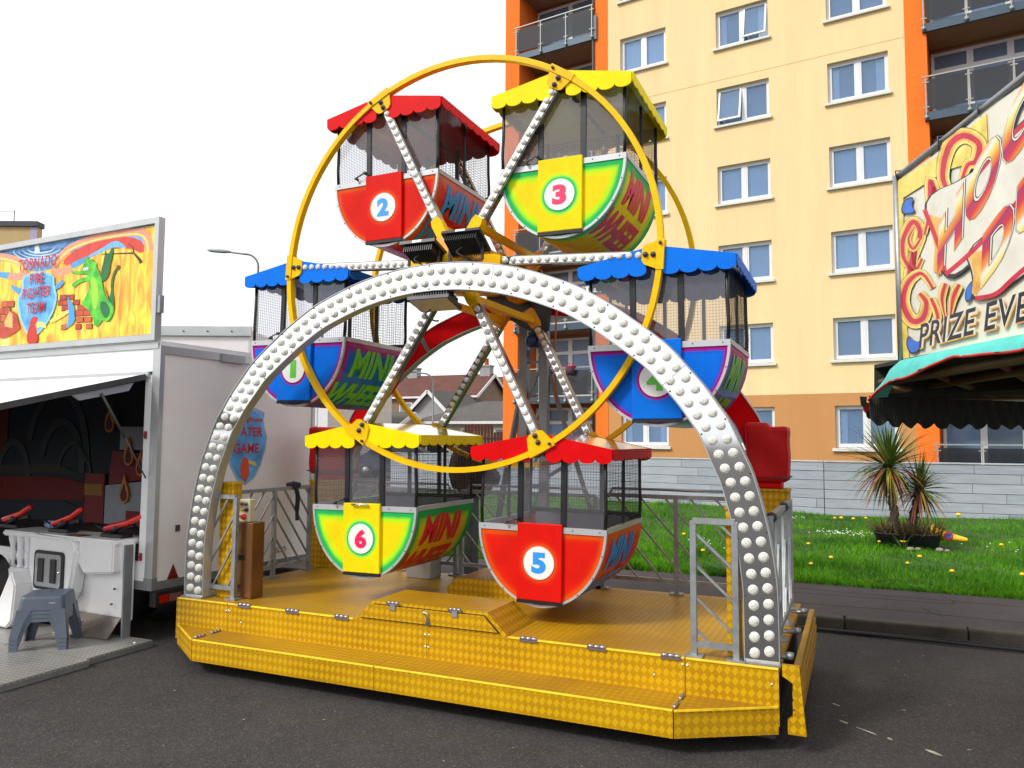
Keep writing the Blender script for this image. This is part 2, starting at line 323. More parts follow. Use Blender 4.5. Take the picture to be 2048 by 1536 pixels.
# litter
lit = MB().add([(0,0,0),(.09,.02,.006),(.07,.06,.03),(-.01,.05,.035),(.03,.03,.055)], [(0,1,4),(1,2,4),(2,3,4),(3,0,4),(0,3,2,1)]).build('paper_scrap', mat('white paper', (.8,.8,.85), .7)); lit.location = (-2.56, -.05, .003)
tag(lit, 'crumpled white paper scrap beside the metal floor plate', 'litter')
# ------------------------------------------------------------------ grey board fence
M_FENCE = [mat('grey stained board %d' % i, c, .75, 0, .16, 3, bump=.25, bscale=20, stretch=(.6, .6, 8)) for i, c in enumerate([(.33,.36,.41),(.36,.39,.44),(.31,.34,.39)])]
M_FCAP = mat('pale grey fence capping', (.48,.50,.52), .7, 0, .15)
def fence(label, P0, P1, z0, z1, h, seed):
    rr = random.Random(seed); P0, P1 = Vector(P0), Vector(P1); L = (P1-P0).length; ang = math.atan2(P1.y-P0.y, P1.x-P0.x)
    t = thing('fence', label, 'fence', (P0.x, P0.y, z0), ang, 'grey horizontal board fences'); slope = (z1-z0)/L; rows = 6; bh = h/rows
    for r in range(rows):
        x = -rr.uniform(0, 1.5) if r % 2 else 0
        while x < L:
            e = min(x+3.0+rr.uniform(-.2, .2), L); s = max(0, x)
            if e-s > .02:
                za = r*bh+.004+s*slope; zb = r*bh+.004+e*slope; hh = bh-.009; th = .028+rr.uniform(-.004, .005)
                b = MB(); b.add([(s+.003,0,za),(e-.003,0,zb),(e-.003,0,zb+hh),(s+.003,0,za+hh),(s+.003,-th,za),(e-.003,-th,zb),(e-.003,-th,zb+hh),(s+.003,-th,za+hh)], ((0,1,2,3),(7,6,5,4),(0,4,5,1),(3,2,6,7),(0,3,7,4),(1,5,6,2)))
                b.build('board', rr.choice(M_FENCE), t)
            x = e+(.001 if e < L else 1)
    MB().bar((0,-.012,h+.012), (L,-.012,h+.012+slope*L), .07, .022).build('capping', M_FCAP, t)
    x = .1
    while x < L:
        MB().box((x-.04, .005, -.1+x*slope), (x+.04, .085, h+x*slope)).build('post', M_FENCE[0], t); x += 1.5
    MB().add([(0,.004,.05),(L,.004,.05+slope*L),(L,.004,h-.02+slope*L),(0,.004,h-.02)], [(0,1,2,3)]).build('backing', M_DKGREY, t)
fence('long grey horizontal board fence running behind the palm to the right', (1.95,11.0), (9.5,11.45), .24, .22, 1.0, 3)
fence('grey horizontal board fence left of the fence bend, behind the wheel', (-9.0,13.6), (1.95,11.0), .22, .24, 1.0, 4)
# ------------------------------------------------------------------ apartment tower
BY = -.1262
bld = thing('apartment_tower', 'tall cream and orange apartment block with white windows and glass balconies', 'building', (1.784, 21.334, 0), BY)
def stucco(name, c): return mat(name, c, .9, 0, .07, 1.4, bump=.25, bscale=45, stretch=(1, 1, .12), spec=.1)
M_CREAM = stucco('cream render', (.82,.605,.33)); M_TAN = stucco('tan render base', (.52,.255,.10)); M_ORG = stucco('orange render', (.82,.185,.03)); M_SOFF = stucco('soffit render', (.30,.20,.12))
M_UPVC = mat('white window frame', (.70,.70,.72), .35, 0, .05)
M_SILL = mat('window sill', (.62,.62,.58), .6, 0, .08)
def glassy(name, tint, mixf=.5, rough=.03):
    m = bpy.data.materials.new(name); m.use_nodes = True; n, l = nodes(m); p = n['Principled BSDF']
    p.inputs['Base Color'].default_value = (*tint, 1); p.inputs['Roughness'].default_value = rough; p.inputs['Specular IOR Level'].default_value = .6
    tr = n.new('ShaderNodeBsdfTransparent'); tr.inputs[0].default_value = (*[min(1, .55+.9*c) for c in tint], 1); ms = n.new('ShaderNodeMixShader'); ms.inputs[0].default_value = mixf
    o = n['Material Output']; l.new(tr.outputs[0], ms.inputs[1]); l.new(p.outputs[0], ms.inputs[2]); l.new(ms.outputs[0], o.inputs['Surface']); return m
M_PANE = glassy('window glass', (.26,.37,.52), .34)
M_PANE2 = glassy('balcony glass', (.035,.037,.042), .60, .05)
M_ROOM = mat('dim room', (.17,.25,.34), .9, 0, .35, .7); M_CURT = [mat('pale curtain', (.85,.86,.86), .9, 0, .08), mat('blue grey curtain', (.50,.58,.64), .9, 0, .1)]
FH, ZS, WH, WW = 2.7, 1.413, 1.294, 1.73
Z0F, Z1F = 0., 24.
COLS = [-6.88, -3.37, .153]
rev = .16
# facade built as strips round the openings
def facade():
    wall = {'cream': MB(), 'tan': MB()}
    def quad(u0, u1, z0, z1):
        if u1-u0 < .01 or z1-z0 < .01: return
        zb = 3.09
        if z0 < zb: wall['tan'].box((u0, 0, z0), (u1, .3, min(z1, zb)))
        if z1 > zb: wall['cream'].box((u0, 0, max(z0, zb)), (u1, .3, z1))
    us = [-7.372]
    for c in COLS: us += [c, c+WW]
    us.append(2.349)
    for i in range(0, len(us), 2): quad(us[i], us[i+1], Z0F, Z1F)
    for c in COLS:
        z = Z0F
        for k in range(8): quad(c, c+WW, z, ZS+FH*k); z = ZS+FH*k+WH
        quad(c, c+WW, z, Z1F)
    wall['cream'].build('wall', M_CREAM, bld); wall['tan'].build('wall', M_TAN, bld)
facade()
fr_m = MB()
def frame(b, x0, x1, z0, z1, w, y0, y1):
    b.box((x0, y0, z0), (x0+w, y1, z1)); b.box((x1-w, y0, z0), (x1, y1, z1)); b.box((x0+w, y0, z0), (x1-w, y1, z0+w)); b.box((x0+w, y0, z1-w), (x1-w, y1, z1))
frame(fr_m, 0, WW, .03, WH, .055, rev-.03, rev+.05); fr_m.box((WW/2-.05, rev-.03, .085), (WW/2+.05, rev+.05, WH-.055))
fr_m = fr_m.mesh('window', M_UPVC)
PW = (WW-.11-.10)/2
sa = MB(); frame(sa, 0, PW, 0, WH-.14, .055, -.02, .03); sa_m = sa.mesh('sash', M_UPVC)
pa_m = MB().box((.05, 0, .05), (PW-.05, .012, WH-.19)).mesh('pane', M_PANE)
si = MB(); si.add([(-.09,-.10,-.09),(WW+.09,-.10,-.09),(WW+.09,-.10,-.02),(-.09,-.10,-.02),(-.09,rev,-.09),(WW+.09,rev,-.09),(WW+.09,rev,.025),(-.09,rev,.025)], ((0,3,2,1),(4,5,6,7),(0,1,5,4),(1,2,6,5),(2,3,7,6),(3,0,4,7))); si_m = si.mesh('sill', M_SILL)
rm_m = MB().box((.02, .31, .0), (WW-.02, .33, WH)).mesh('room_blind', M_ROOM)
def curtain(x0, x1, amp=.02):
    b = MB(); n = 24; vs = []; b.smooth = True
    for i in range(n+1):
        x = x0+(x1-x0)*i/n; y = .235+amp*math.sin(i*1.9)+.008*math.sin(i*.7)
        vs += [(x, y, .06), (x, y, WH-.06)]
    b.add(vs, [(2*i, 2*i+2, 2*i+3, 2*i+1) for i in range(n)]); return b
rnw = random.Random(11)
for ci, c in enumerate(COLS):
    for k in range(7):
        if ZS+FH*k > 20: continue
        w = link('window', fr_m, bld); w.location = (c, 0, ZS+FH*k)
        openi = {(1,5): 1, (1,4): 0}.get((ci, k), -1)
        for j in range(2):
            s = link('sash', sa_m, w); s.location = (.055+j*(PW+.10), rev, .085)
            p = link('pane', pa_m, w); p.location = (.055+j*(PW+.10), rev+.004, .085)
            if j == openi:
                for o in (s, p): o.location.z += WH-.14; o.rotation_euler.x = R(-13); o.location += Vector((0, -.02, 0)); o.delta_location = (0, -math.sin(R(13))*(WH-.14), -math.cos(R(13))*(WH-.14))
        link('sill', si_m, w); link('room_blind', rm_m, w)
        mode = {(0,5): 3, (1,5): 1, (1,4): 0, (1,2): 4, (2,2): 3, (2,3): 4, (2,5): 0, (2,4): 1, (2,1): 0, (1,3): 4, (0,4): 1}.get((ci, k), rnw.choice([0, 1, 4]))
        if mode in (3, 4): curtain(.06, WW-.06, .016).build('curtain', M_CURT[0] if mode == 3 else M_CURT[1], w)
        elif mode == 1: curtain(.06, .32).build('curtain', M_CURT[0], w); curtain(WW-.36, WW-.06).build('curtain', M_CURT[0], w)
# thin horizontal joints in the render
jt = MB()
for k in (4, 6): jt.box((-7.37, -.004, 3.09+FH*k-.1), (2.349, .001, 3.09+FH*k-.085))
jt.build('render_joint', mat('dark beige joint', (.50,.36,.17), .9), bld)
# balcony stacks
M_BALS = mat('balcony rail steel', (.30,.31,.28), .5, .3, .1)
def balcony_stack(u0, pl_, ul, ur, pr_, u1):
    po = MB(); po.box((u0, -.02, 0), (ul, 1.6, Z1F)); po.box((ur, -.02, 0), (u1, 1.6, Z1F)); po.build('pillar', M_ORG, bld)
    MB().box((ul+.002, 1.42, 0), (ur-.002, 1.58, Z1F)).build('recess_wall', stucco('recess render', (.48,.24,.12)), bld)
    for k in range(0, 8):
        zb = 2.95+FH*(k-1)
        if zb+1.5 < 0: continue
        bal = MB().box((ul-.10, -.12, zb), (ur+.10, -.03, zb+.25)).build('balcony', mat('blue grey balcony steel', (.045,.075,.105), .45, .3, .15), bld)
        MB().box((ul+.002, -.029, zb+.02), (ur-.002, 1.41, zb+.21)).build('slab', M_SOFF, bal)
        MB().box((ur+.09, -.11, zb-.02), (ur+.22, -.03, zb+.9)).build('side_plate', mat('slate side plate', (.09,.12,.15), .5), bal)
        n = max(2, round((ur-ul+.2)/1.02)); st = (ur-ul+.12)/n
        for i in range(n+1):
            x = ul-.06+st*i; b = MB(); b.bar((x, -.16, zb+.02), (x, -.16, zb+1.28), .035, .03)
            b.lathe([(0,0),(.06,0),(.06,.02),(0,.02)], (x, -.19, zb+.09), 'y', 10); b.bar((x-.09,-.165,zb+.38), (x+.09,-.165,zb+.38), .03); b.bar((x-.09,-.165,zb+1.13), (x+.09,-.165,zb+1.13), .03)
            b.build('post', M_BALS, bal)
            if i < n: MB().box((x+.035, -.165, zb+.30), (x+st-.035, -.153, zb+1.2)).build('glass_panel', M_PANE2, bal)
        MB().bar((ul-.14, -.16, zb+1.3), (ur+.10, -.16, zb+1.3), .05, .04).build('handrail', M_BALS, bal)
        z = zb+.25; W = ur-ul-.1; d = MB().box((ul+.04, 1.38, z), (ul+.06, 1.41, z+2.3))
        n2 = 2 if W < 4 else 4; pw = W/n2
        for i in range(n2):
            x = ul+.05+i*pw; frame(d, x, x+pw, z, z+2.35, .09, 1.33, 1.40); d.box((x+.09, 1.33, z+1.72), (x+pw-.09, 1.40, z+1.84)); d.box((x+.09, 1.335, z+.09), (x+pw-.09, 1.395, z+.45))
        dr = d.build('door', M_UPVC, bal)
        for i in range(n2):
            x = ul+.05+i*pw
            MB().box((x+.085, 1.36, z+.44), (x+pw-.085, 1.375, z+1.73)).build('pane', M_PANE, dr); MB().box((x+.085, 1.36, z+1.83), (x+pw-.085, 1.375, z+2.27)).build('pane', M_PANE, dr)
            if (k+i) % 3 != 1: c = curtain(0, pw-.2); c.v = [(vx+x+.1, 1.40+vy*.05, z+.5+vz) for vx, vy, vz in c.v]; c.build('curtain', M_CURT[0], dr)
balcony_stack(-11.78, 0, -11.14, -8.0, 0, -7.373)
balcony_stack(2.35, 0, 2.93, 7.2, 0, 8.2)
MB().box((-11.7, 1.61, 0), (8.2, 12, Z1F)).build('rear_block', M_CREAM, bld)
MB().box((-7.3, .35, 0), (2.3, 1.6, Z1F)).build('inner_core', M_ROOM, bld)
dp = MB(); dp.tube([(-7.93, -.06, 0), (-7.93, -.06, Z1F)], .05, 8); dp.build('downpipe', mat('slate downpipe', (.03,.045,.06), .5), bld)
# red cloth hung behind the first floor balcony glass
clm = MB(); clm.smooth = True; vs = []
for i in range(41):
    x = -10.1+1.95*i/40; y = -.10+.02*math.sin(i*.8)
    for j in range(5): t_ = j/4; vs.append((x, y+.01*math.sin(i*1.7+j), 3.25+t_*(.62+.12*math.sin(i*.35))))
clm.add(vs, [(i*5+j, i*5+5+j, i*5+6+j, i*5+1+j) for i in range(40) for j in range(4)])
cl = clm.build('balcony_cloth', mat('dark red cloth', (.22,.03,.02), .9, 0, .5, 3)); cl.location = (1.784, 21.334, 0); cl.rotation_euler.z = BY
tag(cl, 'dark red cloth hung behind glass of the lowest left balcony', 'cloth')
# planter bags on the first floor balcony
for x in (-9.8, -8.75):
    t = thing('balcony_planter', ('pink edged hanging planter bag nearer the building edge on lower balcony rail', 'pink edged hanging planter bag nearer the cream wall on lower balcony rail')[x > -9], 'planter', tuple(Matrix.Rotation(BY, 4, 'Z') @ Vector((x, -.19, 4.28)) + Vector((1.784, 21.334, 0))), BY)
    MB().lathe([(0,-.30),(.13,-.30),(.17,-.16),(.18,0),(.16,0),(.15,-.12),(0,-.14)], (0, -.1, -.02), n=14).build('bag', mat('plum fabric', (.07,.03,.04), .8), t)
    MB().lathe([(.18,-.02),(.188,0),(.188,.03),(.18,.04)], (0, -.1, -.03), n=14).tube([(-.15,-.1,0),(-.12,-.02,.12),(-.06,0,.08)], .016, 6).tube([(.15,-.1,0),(.12,-.02,.12),(.06,0,.08)], .016, 6).build('rim', mat('crimson fabric', (.35,.008,.05), .7), t)
# ================================================================== THE RIDE
# ---- platform
plat = thing('ride_platform', 'yellow tread plate platform with front step carrying the small ferris wheel', 'platform', (0, .85, 0), 0, None, True)
ZD, Z1, Z0 = .42, .232, .092
dk = MB()
for x0, x1 in ((-2.105, -.55), (-.546, .546), (.55, 2.105)): dk.box((x0, .002, ZD-.03), (x1, 1.78, ZD))
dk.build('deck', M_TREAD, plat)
MB().box((-2.08, .03, .05), (2.08, 1.76, ZD-.031)).build('chassis', M_DKGREY, plat)
for x0, x1 in ((-2.105, -1.63), (-1.627, .006), (.009, 1.620), (1.623, 2.105)):
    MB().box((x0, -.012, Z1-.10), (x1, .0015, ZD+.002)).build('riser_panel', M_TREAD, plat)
def stepblock(poly, name='step'):
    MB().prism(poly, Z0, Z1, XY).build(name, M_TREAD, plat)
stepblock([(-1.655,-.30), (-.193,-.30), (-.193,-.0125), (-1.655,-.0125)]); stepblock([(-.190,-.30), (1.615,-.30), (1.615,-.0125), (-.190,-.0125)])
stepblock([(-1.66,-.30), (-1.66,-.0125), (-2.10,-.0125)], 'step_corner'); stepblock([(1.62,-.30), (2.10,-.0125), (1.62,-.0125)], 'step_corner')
for x in (-2.122,): MB().box((x, -.008, .13), (x+.014, 1.7, ZD+.002)).build('side_panel', M_TREAD, plat)
M_EDGE = mat('yellow edge highlight', (.90,.60,.02), .35, 0, .25, 20, spec=.4)  # strips added along the edges; the bright highlight is in their colour
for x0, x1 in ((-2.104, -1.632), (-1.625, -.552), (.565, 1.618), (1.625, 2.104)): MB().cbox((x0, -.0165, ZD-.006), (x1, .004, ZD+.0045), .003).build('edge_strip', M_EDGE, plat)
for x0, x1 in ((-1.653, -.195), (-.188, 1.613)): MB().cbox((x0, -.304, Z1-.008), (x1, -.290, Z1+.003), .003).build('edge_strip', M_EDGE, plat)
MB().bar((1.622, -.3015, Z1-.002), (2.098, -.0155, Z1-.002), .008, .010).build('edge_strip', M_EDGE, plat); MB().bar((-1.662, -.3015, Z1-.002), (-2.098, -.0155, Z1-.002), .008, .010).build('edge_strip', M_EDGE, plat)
# hinges
hm = MB(); hm.smooth = True
for k in range(3): hm.tube([(-.052+k*.035, 0, 0), (-.019+k*.035, 0, 0)], .011, 10)
hm.smooth = False; hm.box((-.056, -.006, -.02), (.056, .004, -.004)); hm_m = hm.mesh('hinge', mat('zinc hinge', (.42,.40,.45), .3, .9, .15, 30))
def hinge(loc, rz=0, s=1., rx=0):
    o = link('hinge', hm_m, plat); o.location = Vector(loc)-plat.location; o.rotation_euler = (rx, 0, rz); o.scale = (s, s, s)
for x in (-1.47, -1.05, -.64, .70, 1.12, 1.545): hinge((x, -.016, ZD+.008))

for x, y in ((-1.66, -.23), (-1.66, -.085), (1.617, -.23), (1.617, -.085)): hinge((x, y, Z1+.008), R(90), .85)
# engine hump with hatch at the front, lower tunnel behind it
hp = MB(); P = [(-.545, ZD), (-.405, ZD+.13), (.42, ZD+.13), (.56, ZD)]
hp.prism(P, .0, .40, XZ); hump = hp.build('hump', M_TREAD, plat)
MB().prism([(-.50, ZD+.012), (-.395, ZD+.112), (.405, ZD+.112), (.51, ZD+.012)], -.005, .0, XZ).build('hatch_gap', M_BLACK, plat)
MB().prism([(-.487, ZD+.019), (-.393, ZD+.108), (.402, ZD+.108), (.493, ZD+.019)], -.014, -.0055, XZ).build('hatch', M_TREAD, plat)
for x in (-.245, .205): hinge((x, -.016, ZD+.131), 0, .8); MB().box((x-.018, -.022, ZD+.085), (x+.018, -.0145, ZD+.125)).build('hinge_strap', M_STEEL, plat)
MB().bar((.015, -.02, ZD+.025), (.015, -.02, ZD+.075), .014).tube([(.015,-.02,ZD+.07),(.012,-.022,ZD+.088),(-.004,-.028,ZD+.094),(-.02,-.03,ZD+.09)], .008, 8).box((-.005,-.017,ZD+.018), (.035,-.0145,ZD+.035)).build('latch', M_CHROME, plat)
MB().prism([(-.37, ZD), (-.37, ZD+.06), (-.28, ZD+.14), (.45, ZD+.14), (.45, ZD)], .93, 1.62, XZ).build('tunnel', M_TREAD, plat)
# bolts on the riser
bm_ = MB(); bm_.lathe([(0,-.004),(.006,-.003),(.008,0)], axis='y', n=8); bo_m = bm_.mesh('bolt', M_CHROME)
for x, z in ((-.006,.375),(.02,.375),(-.006,.30),(.02,.30),(1.608,.385),(1.635,.385),(-1.64,.37),(-1.615,.37),(2.07,.34),(-1.5,.30),(1.45,.31)):
    o = link('bolt', bo_m, plat); o.location = Vector((x, -.013, z))-plat.location
# right-hand side skirt of stacked folded steps
sk = MB()
for k in range(6): sk.cbox((2.165, .05, .10+k*.052), (2.200+.012*math.sin(k*.6), 1.70, .148+k*.052), .006)
sk.build('folded_side_steps', M_TREAD, plat)
MB().prism([(2.122,.445),(2.205,.445),(2.235,.10),(2.145,.10),(2.145,.17),(2.185,.20),(2.175,.355),(2.122,.39)], -.012, .019, XZ).build('end_bracket', M_TREAD, plat)
for y in (.12, .72, 1.32): MB().tube([(2.03, y, .452), (2.14, y, .455), (2.16, y, .465)], .013, 8).lathe([(0,-.02),(.022,-.02),(.022,.01),(0,.01)], (2.15, y, .468), 'z', 10).build('latch_pin', M_STEEL, plat)
for x in (-1.9, 0, 1.5):
    for y in (.25, 1.5): MB().box((x-.12, y-.1, 0), (x+.12, y+.1, .06)).build('packing_block', mat('timber packing', (.10,.07,.045), .9, 0, .3, 8), plat)
# ---- light arch
OUT = [(2.107,.425),(2.107,.62),(2.100,.86),(2.060,1.135),(1.992,1.405),(1.94,1.535),(1.862,1.715),(1.80,1.81),(1.72,1.925),(1.62,2.043),(1.53,2.145),(1.41,2.245),(1.34,2.298),(1.2,2.40),(1.0,2.522),(.84,2.592),(.65,2.66),(.45,2.711),(.22,2.746),(0,2.757)]
half = spline(OUT, 8); prof = half + [(-x, z) for x, z in half[-2::-1]]
def offset(pts, d):
    o = []
    for i, p in enumerate(pts):
        a, b = pts[max(i-1, 0)], pts[min(i+1, len(pts)-1)]; dx, dz = b[0]-a[0], b[1]-a[1]; L = math.hypot(dx, dz); o.append((p[0]+dz/L*d, p[1]-dx/L*d))
    return o
def arc_len(pts):
    s = [0]
    for a, b in zip(pts, pts[1:]): s.append(s[-1]+math.dist(a, b))
    return s
def ribbon(b, A, B, y0, y1):
    N = len(A); vs = []
    for p, q in zip(A, B): vs += [(p[0], y0, p[1]), (q[0], y0, q[1]), (q[0], y1, q[1]), (p[0], y1, p[1])]
    fs = [(0,1,2,3), (4*N-4, 4*N-1, 4*N-2, 4*N-3)]
    for i in range(N-1):
        for k in range(4): fs.append((4*i+k, 4*i+4+k, 4*i+4+(k+1) % 4, 4*i+(k+1) % 4))
    b.add(vs, fs); return b
def bulb_mesh(lo=.22):
    b = MB(); b.cur = 0; b.lathe([(.0265,0),(.0265,-.010),(.0235,-.013)], axis='y', n=14); b.cur = 1
    b.lathe([(.0235,-.012),(.0228,-.0155),(.0185,-.019),(.010,-.021),(0,-.0215)], axis='y', n=14)
    m = bpy.data.materials.new('cabochon lens'); m.use_nodes = True; n, l = nodes(m); p = n['Principled BSDF']
    tc = n.new('ShaderNodeTexCoord'); vo = n.new('ShaderNodeTexVoronoi'); vo.inputs['Scale'].default_value = 105; l.new(tc.outputs['Object'], vo.inputs['Vector'])
    r = n.new('ShaderNodeValToRGB'); r.color_ramp.elements[0].color = (lo, lo, lo*.92, 1); r.color_ramp.elements[1].color = (.66,.66,.60,1); r.color_ramp.elements[1].position = .38
    l.new(vo.outputs['Distance'], r.inputs[0]); l.new(r.outputs[0], p.inputs['Base Color']); p.inputs['Roughness'].default_value = .15; p.inputs['Coat Weight'].default_value = .5
    bp = n.new('ShaderNodeBump'); bp.inputs['Strength'].default_value = .5; bp.inputs['Distance'].default_value = .003; l.new(vo.outputs['Distance'], bp.inputs['Height']); l.new(bp.outputs[0], p.inputs['Normal'])
    return b.mesh('bulb', [mat('bulb collar', (.82,.82,.76), .35), m])
BULB = bulb_mesh(); BULB2 = bulb_mesh(.05)
def cut(pts, s, a, b):
    o = []
    def at(t):
        for i in range(len(s)-1):
            if s[i] <= t <= s[i+1]: k = (t-s[i])/(s[i+1]-s[i]); return (pts[i][0]+(pts[i+1][0]-pts[i][0])*k, pts[i][1]+(pts[i+1][1]-pts[i][1])*k)
        return pts[-1]
    o.append(at(a)); o += [p for p, t in zip(pts, s) if a+1e-4 < t < b-1e-4]; o.append(at(b)); return o
arch = thing('light_arch', 'polished steel arch covered in two rows of round lamps at front of ride', 'arch', (0, .05, ZD), 0, None, True)
s_ = arc_len(prof); T = s_[-1]; YA = .05
cuts = [0, T*.242, T*.44, T*.685, T]
for a, b in zip(cuts, cuts[1:]):
    seg = cut(prof, s_, a+.0015, b-.0015)
    MB_ = MB(); ribbon(MB_, offset(seg, -.006), offset(seg, -.176), YA, YA+.02); MB_.build('face_panel', M_CHROME, arch)
ribbon(MB(), prof, offset(prof, -.005), YA-.008, YA+.075).build('outer_edge', M_ALU, arch)
ribbon(MB(), offset(prof, -.177), offset(prof, -.182), YA-.006, YA+.075).build('inner_edge', M_ALU, arch)
ribbon(MB(), offset(prof, -.008), offset(prof, -.175), YA+.055, YA+.06).build('back_panel', M_GREY, arch)
for x0, x1 in ((1.915, 2.112), (-2.112, -1.915)): MB().box((x0, YA-.03, ZD+.001), (x1, YA+.09, ZD+.012)).build('foot_plate', M_STEEL, arch)
def along(pts, s, t):
    for i in range(len(s)-1):
        if s[i] <= t <= s[i+1]: k = (t-s[i])/(s[i+1]-s[i]); return (pts[i][0]+(pts[i+1][0]-pts[i][0])*k, pts[i][1]+(pts[i+1][1]-pts[i][1])*k)
rows = [(offset(prof, -.052), .045), (offset(prof, -.128), .03)]
rb = random.Random(5)
for pts, st in rows:
    ss = arc_len(pts); L = ss[-1]; n = round((L-2*st-.04)/.0825)+1
    for i in range(n):
        x, z = along(pts, ss, st+.02+(L-2*st-.04)*i/(n-1)); o = link('bulb', BULB2 if rb.random() < .04 else BULB, arch); o.location = Vector((x, YA, z))-arch.location; o.rotation_euler = (rb.gauss(0, .05), rb.uniform(0, 6), rb.gauss(0, .05))
bl_m = MB().lathe([(0,-.003),(.006,-.002),(.006,0)], axis='y', n=6).mesh('bolt', M_DKGREY)
for d in (-.014, -.168):
    pts = offset(prof, d); ss = arc_len(pts)
    for i in range(1, 22):
        x, z = along(pts, ss, ss[-1]*i/22+.05); o = link('bolt', bl_m, arch); o.location = Vector((x, YA, z))-arch.location
# ---- wheel
WX, WZ, RP, RO, YF, YB = 0., 2.822, 1.3865, 1.446, .329, 1.429
PH = -.0552
wheel = thing('ferris_wheel', 'small ferris wheel with twin yellow rims and lamp-studded spokes', 'ferris wheel', (WX, .88, WZ))
def W(p): return Vector((p[0], p[1]-.88, p[2]))
def ring(r0, r1, y0, y1, n=96):
    b = MB(); vs = []; fs = []
    for k in range(n):
        c, s = math.cos(2*math.pi*k/n), math.sin(2*math.pi*k/n)
        vs += [(r0*c, y0, r0*s), (r1*c, y0, r1*s), (r1*c, y1, r1*s), (r0*c, y1, r0*s)]
    for k in range(n):
        j = (k+1) % n
        for q in range(4): fs.append((4*k+q, 4*j+q, 4*j+(q+1) % 4, 4*k+(q+1) % 4))
    b.add([W(v) for v in vs], fs); return b
ring(RO-.036, RO, YF-.025, YF+.025).build('rim', M_YEL, wheel); ring(RO-.036, RO, YB-.025, YB+.025).build('rim', M_YEL, wheel)
bn_m = MB().lathe([(0,-.022),(.011,-.022),(.011,-.006),(.019,-.006),(.019,0)], axis='y', n=6).mesh('bolt', M_DKGREY)
for side, Yc, sg in (('front', YF, -1), ('rear', YB, 1)):
    for k in range(6):
        a = PH+math.pi/3*(k+1); c, s = math.cos(a), math.sin(a); tx, tz = -s, c
        def pt(r, t, y): return W((r*c+t*tx, y, r*s+t*tz))
        b = MB(); poly = [(1.315,-.035),(1.33,-.06),(1.40,-.085),(1.455,-.085),(1.455,.085),(1.40,.085),(1.33,.06),(1.315,.035)]
        b.prism([(r, t) for r, t in poly], Yc+sg*.012, Yc+sg*.022, lambda u, v, h: pt(u, v, h)); b.prism([(RO-.04,-.095),(RO+.008,-.095),(RO+.008,.095),(RO-.04,.095)], Yc-.03, Yc+.03, lambda u, v, h: pt(u, v, h))
        br = b.build('bracket', M_YEL, wheel)
        for r, t in ((RP, 0), (1.338, 0), (1.43, .07)):
            o = link('bolt', bn_m, br); p = pt(r, t, Yc+sg*.023); o.location = p; o.rotation_euler.x = 0 if sg < 0 else math.pi
        sg = -1
        sp = MB(); sp.prism([(.33,-.024),(1.325,-.024),(1.325,.024),(.33,.024)], Yc-sg*.02, Yc-sg*.055, lambda u, v, h: pt(u, v, h))
        sp.prism([(.33,.024),(1.325,.024),(1.325,.03),(.33,.03)], Yc-sg*.06, Yc+sg*.0, lambda u, v, h: pt(u, v, h)); sp.prism([(.33,-.03),(1.325,-.03),(1.325,-.024),(.33,-.024)], Yc-sg*.06, Yc+sg*.0, lambda u, v, h: pt(u, v, h))
        spo = sp.build('spoke', mat('brushed spoke steel', (.30,.27,.25), .18, .9, .15, 5), wheel)
        MB().prism([(.345,-.0225),(1.31,-.0225),(1.31,.0225),(.345,.0225)], Yc-sg*.012, Yc+sg*.006, lambda u, v, h: pt(u, v, h)).build('lamp_strip', M_CHROME, spo)
        for i in range(16):
            o = link('bulb', BULB, spo); o.location = pt(.375+.915*i/15, 0, Yc+sg*.006); o.rotation_euler = (0 if sg < 0 else math.pi, rb.uniform(0, 6), 0); o.scale = (.8, .8, .8)
        h = MB(); h.prism([(.19,-.038),(.31,-.042),(.35,-.03),(.35,.03),(.31,.042),(.19,.038)], Yc-.035, Yc+.035, lambda u, v, h_: pt(u, v, h_)); h.build('hub_arm', M_YEL if side == 'front' else M_ORANGE, wheel)
for k in range(6):
    a = PH+math.pi/3*(k+1); c, s = math.cos(a), math.sin(a); a2 = a+math.pi/3
    MB().bar(W((.29*c, YF+.03, .29*s)), W((.29*c, YB-.03, .29*s)), .045).bar(W((.2*c, YF+.03, .2*s)), W((.26*math.cos(a2), YB-.03, .26*math.sin(a2))), .022).build('tie_bar', M_YEL, wheel)
MB().lathe([(0,.205),(.05,.205),(.055,.215),(.075,.215),(.08,.225),(.17,.235),(.195,.25),(.215,.30),(.215,.36),(.17,.40),(.06,.42),(.045,.44),(.045,1.36),(.11,1.38),(.11,1.46),(0,1.46)], (0,-.88,0), 'y', 36).build('hub', M_ORANGE, wheel)
MB().lathe([(0,.185),(.03,.187),(.034,.2),(.034,.21)], (0,-.88,0), 'y', 20).build('axle_cap', M_YEL, wheel)
# ---- rear frame: arch, tower, motor, posts with tarpaulin covers
rear = thing('rear_arch', 'red arch standing behind the ferris wheel', 'arch', (0, 1.74, 1.2), 0, None, True)
up_ = [(x*.985, z+.075) for x, z in prof if z > 1.25]
su = arc_len(up_)
for i in range(7):
    sgm = cut(up_, su, su[-1]*i/7+.006, su[-1]*(i+1)/7-.006); ribbon(MB(), offset(sgm, -.0), offset(sgm, -.175), 1.70, 1.72).build('panel', M_RED, rear)
    if i: sg2 = cut(up_, su, su[-1]*i/7-.02, su[-1]*i/7+.02); ribbon(MB(), offset(sg2, .001), offset(sg2, -.176), 1.697, 1.723).build('joint_strip', M_GREY, rear)
ribbon(MB(), up_, offset(up_, -.006), 1.69, 1.78).build('edge_trim', M_ALU, rear); ribbon(MB(), offset(up_, -.176), offset(up_, -.182), 1.69, 1.78).build('edge_trim', M_ALU, rear)
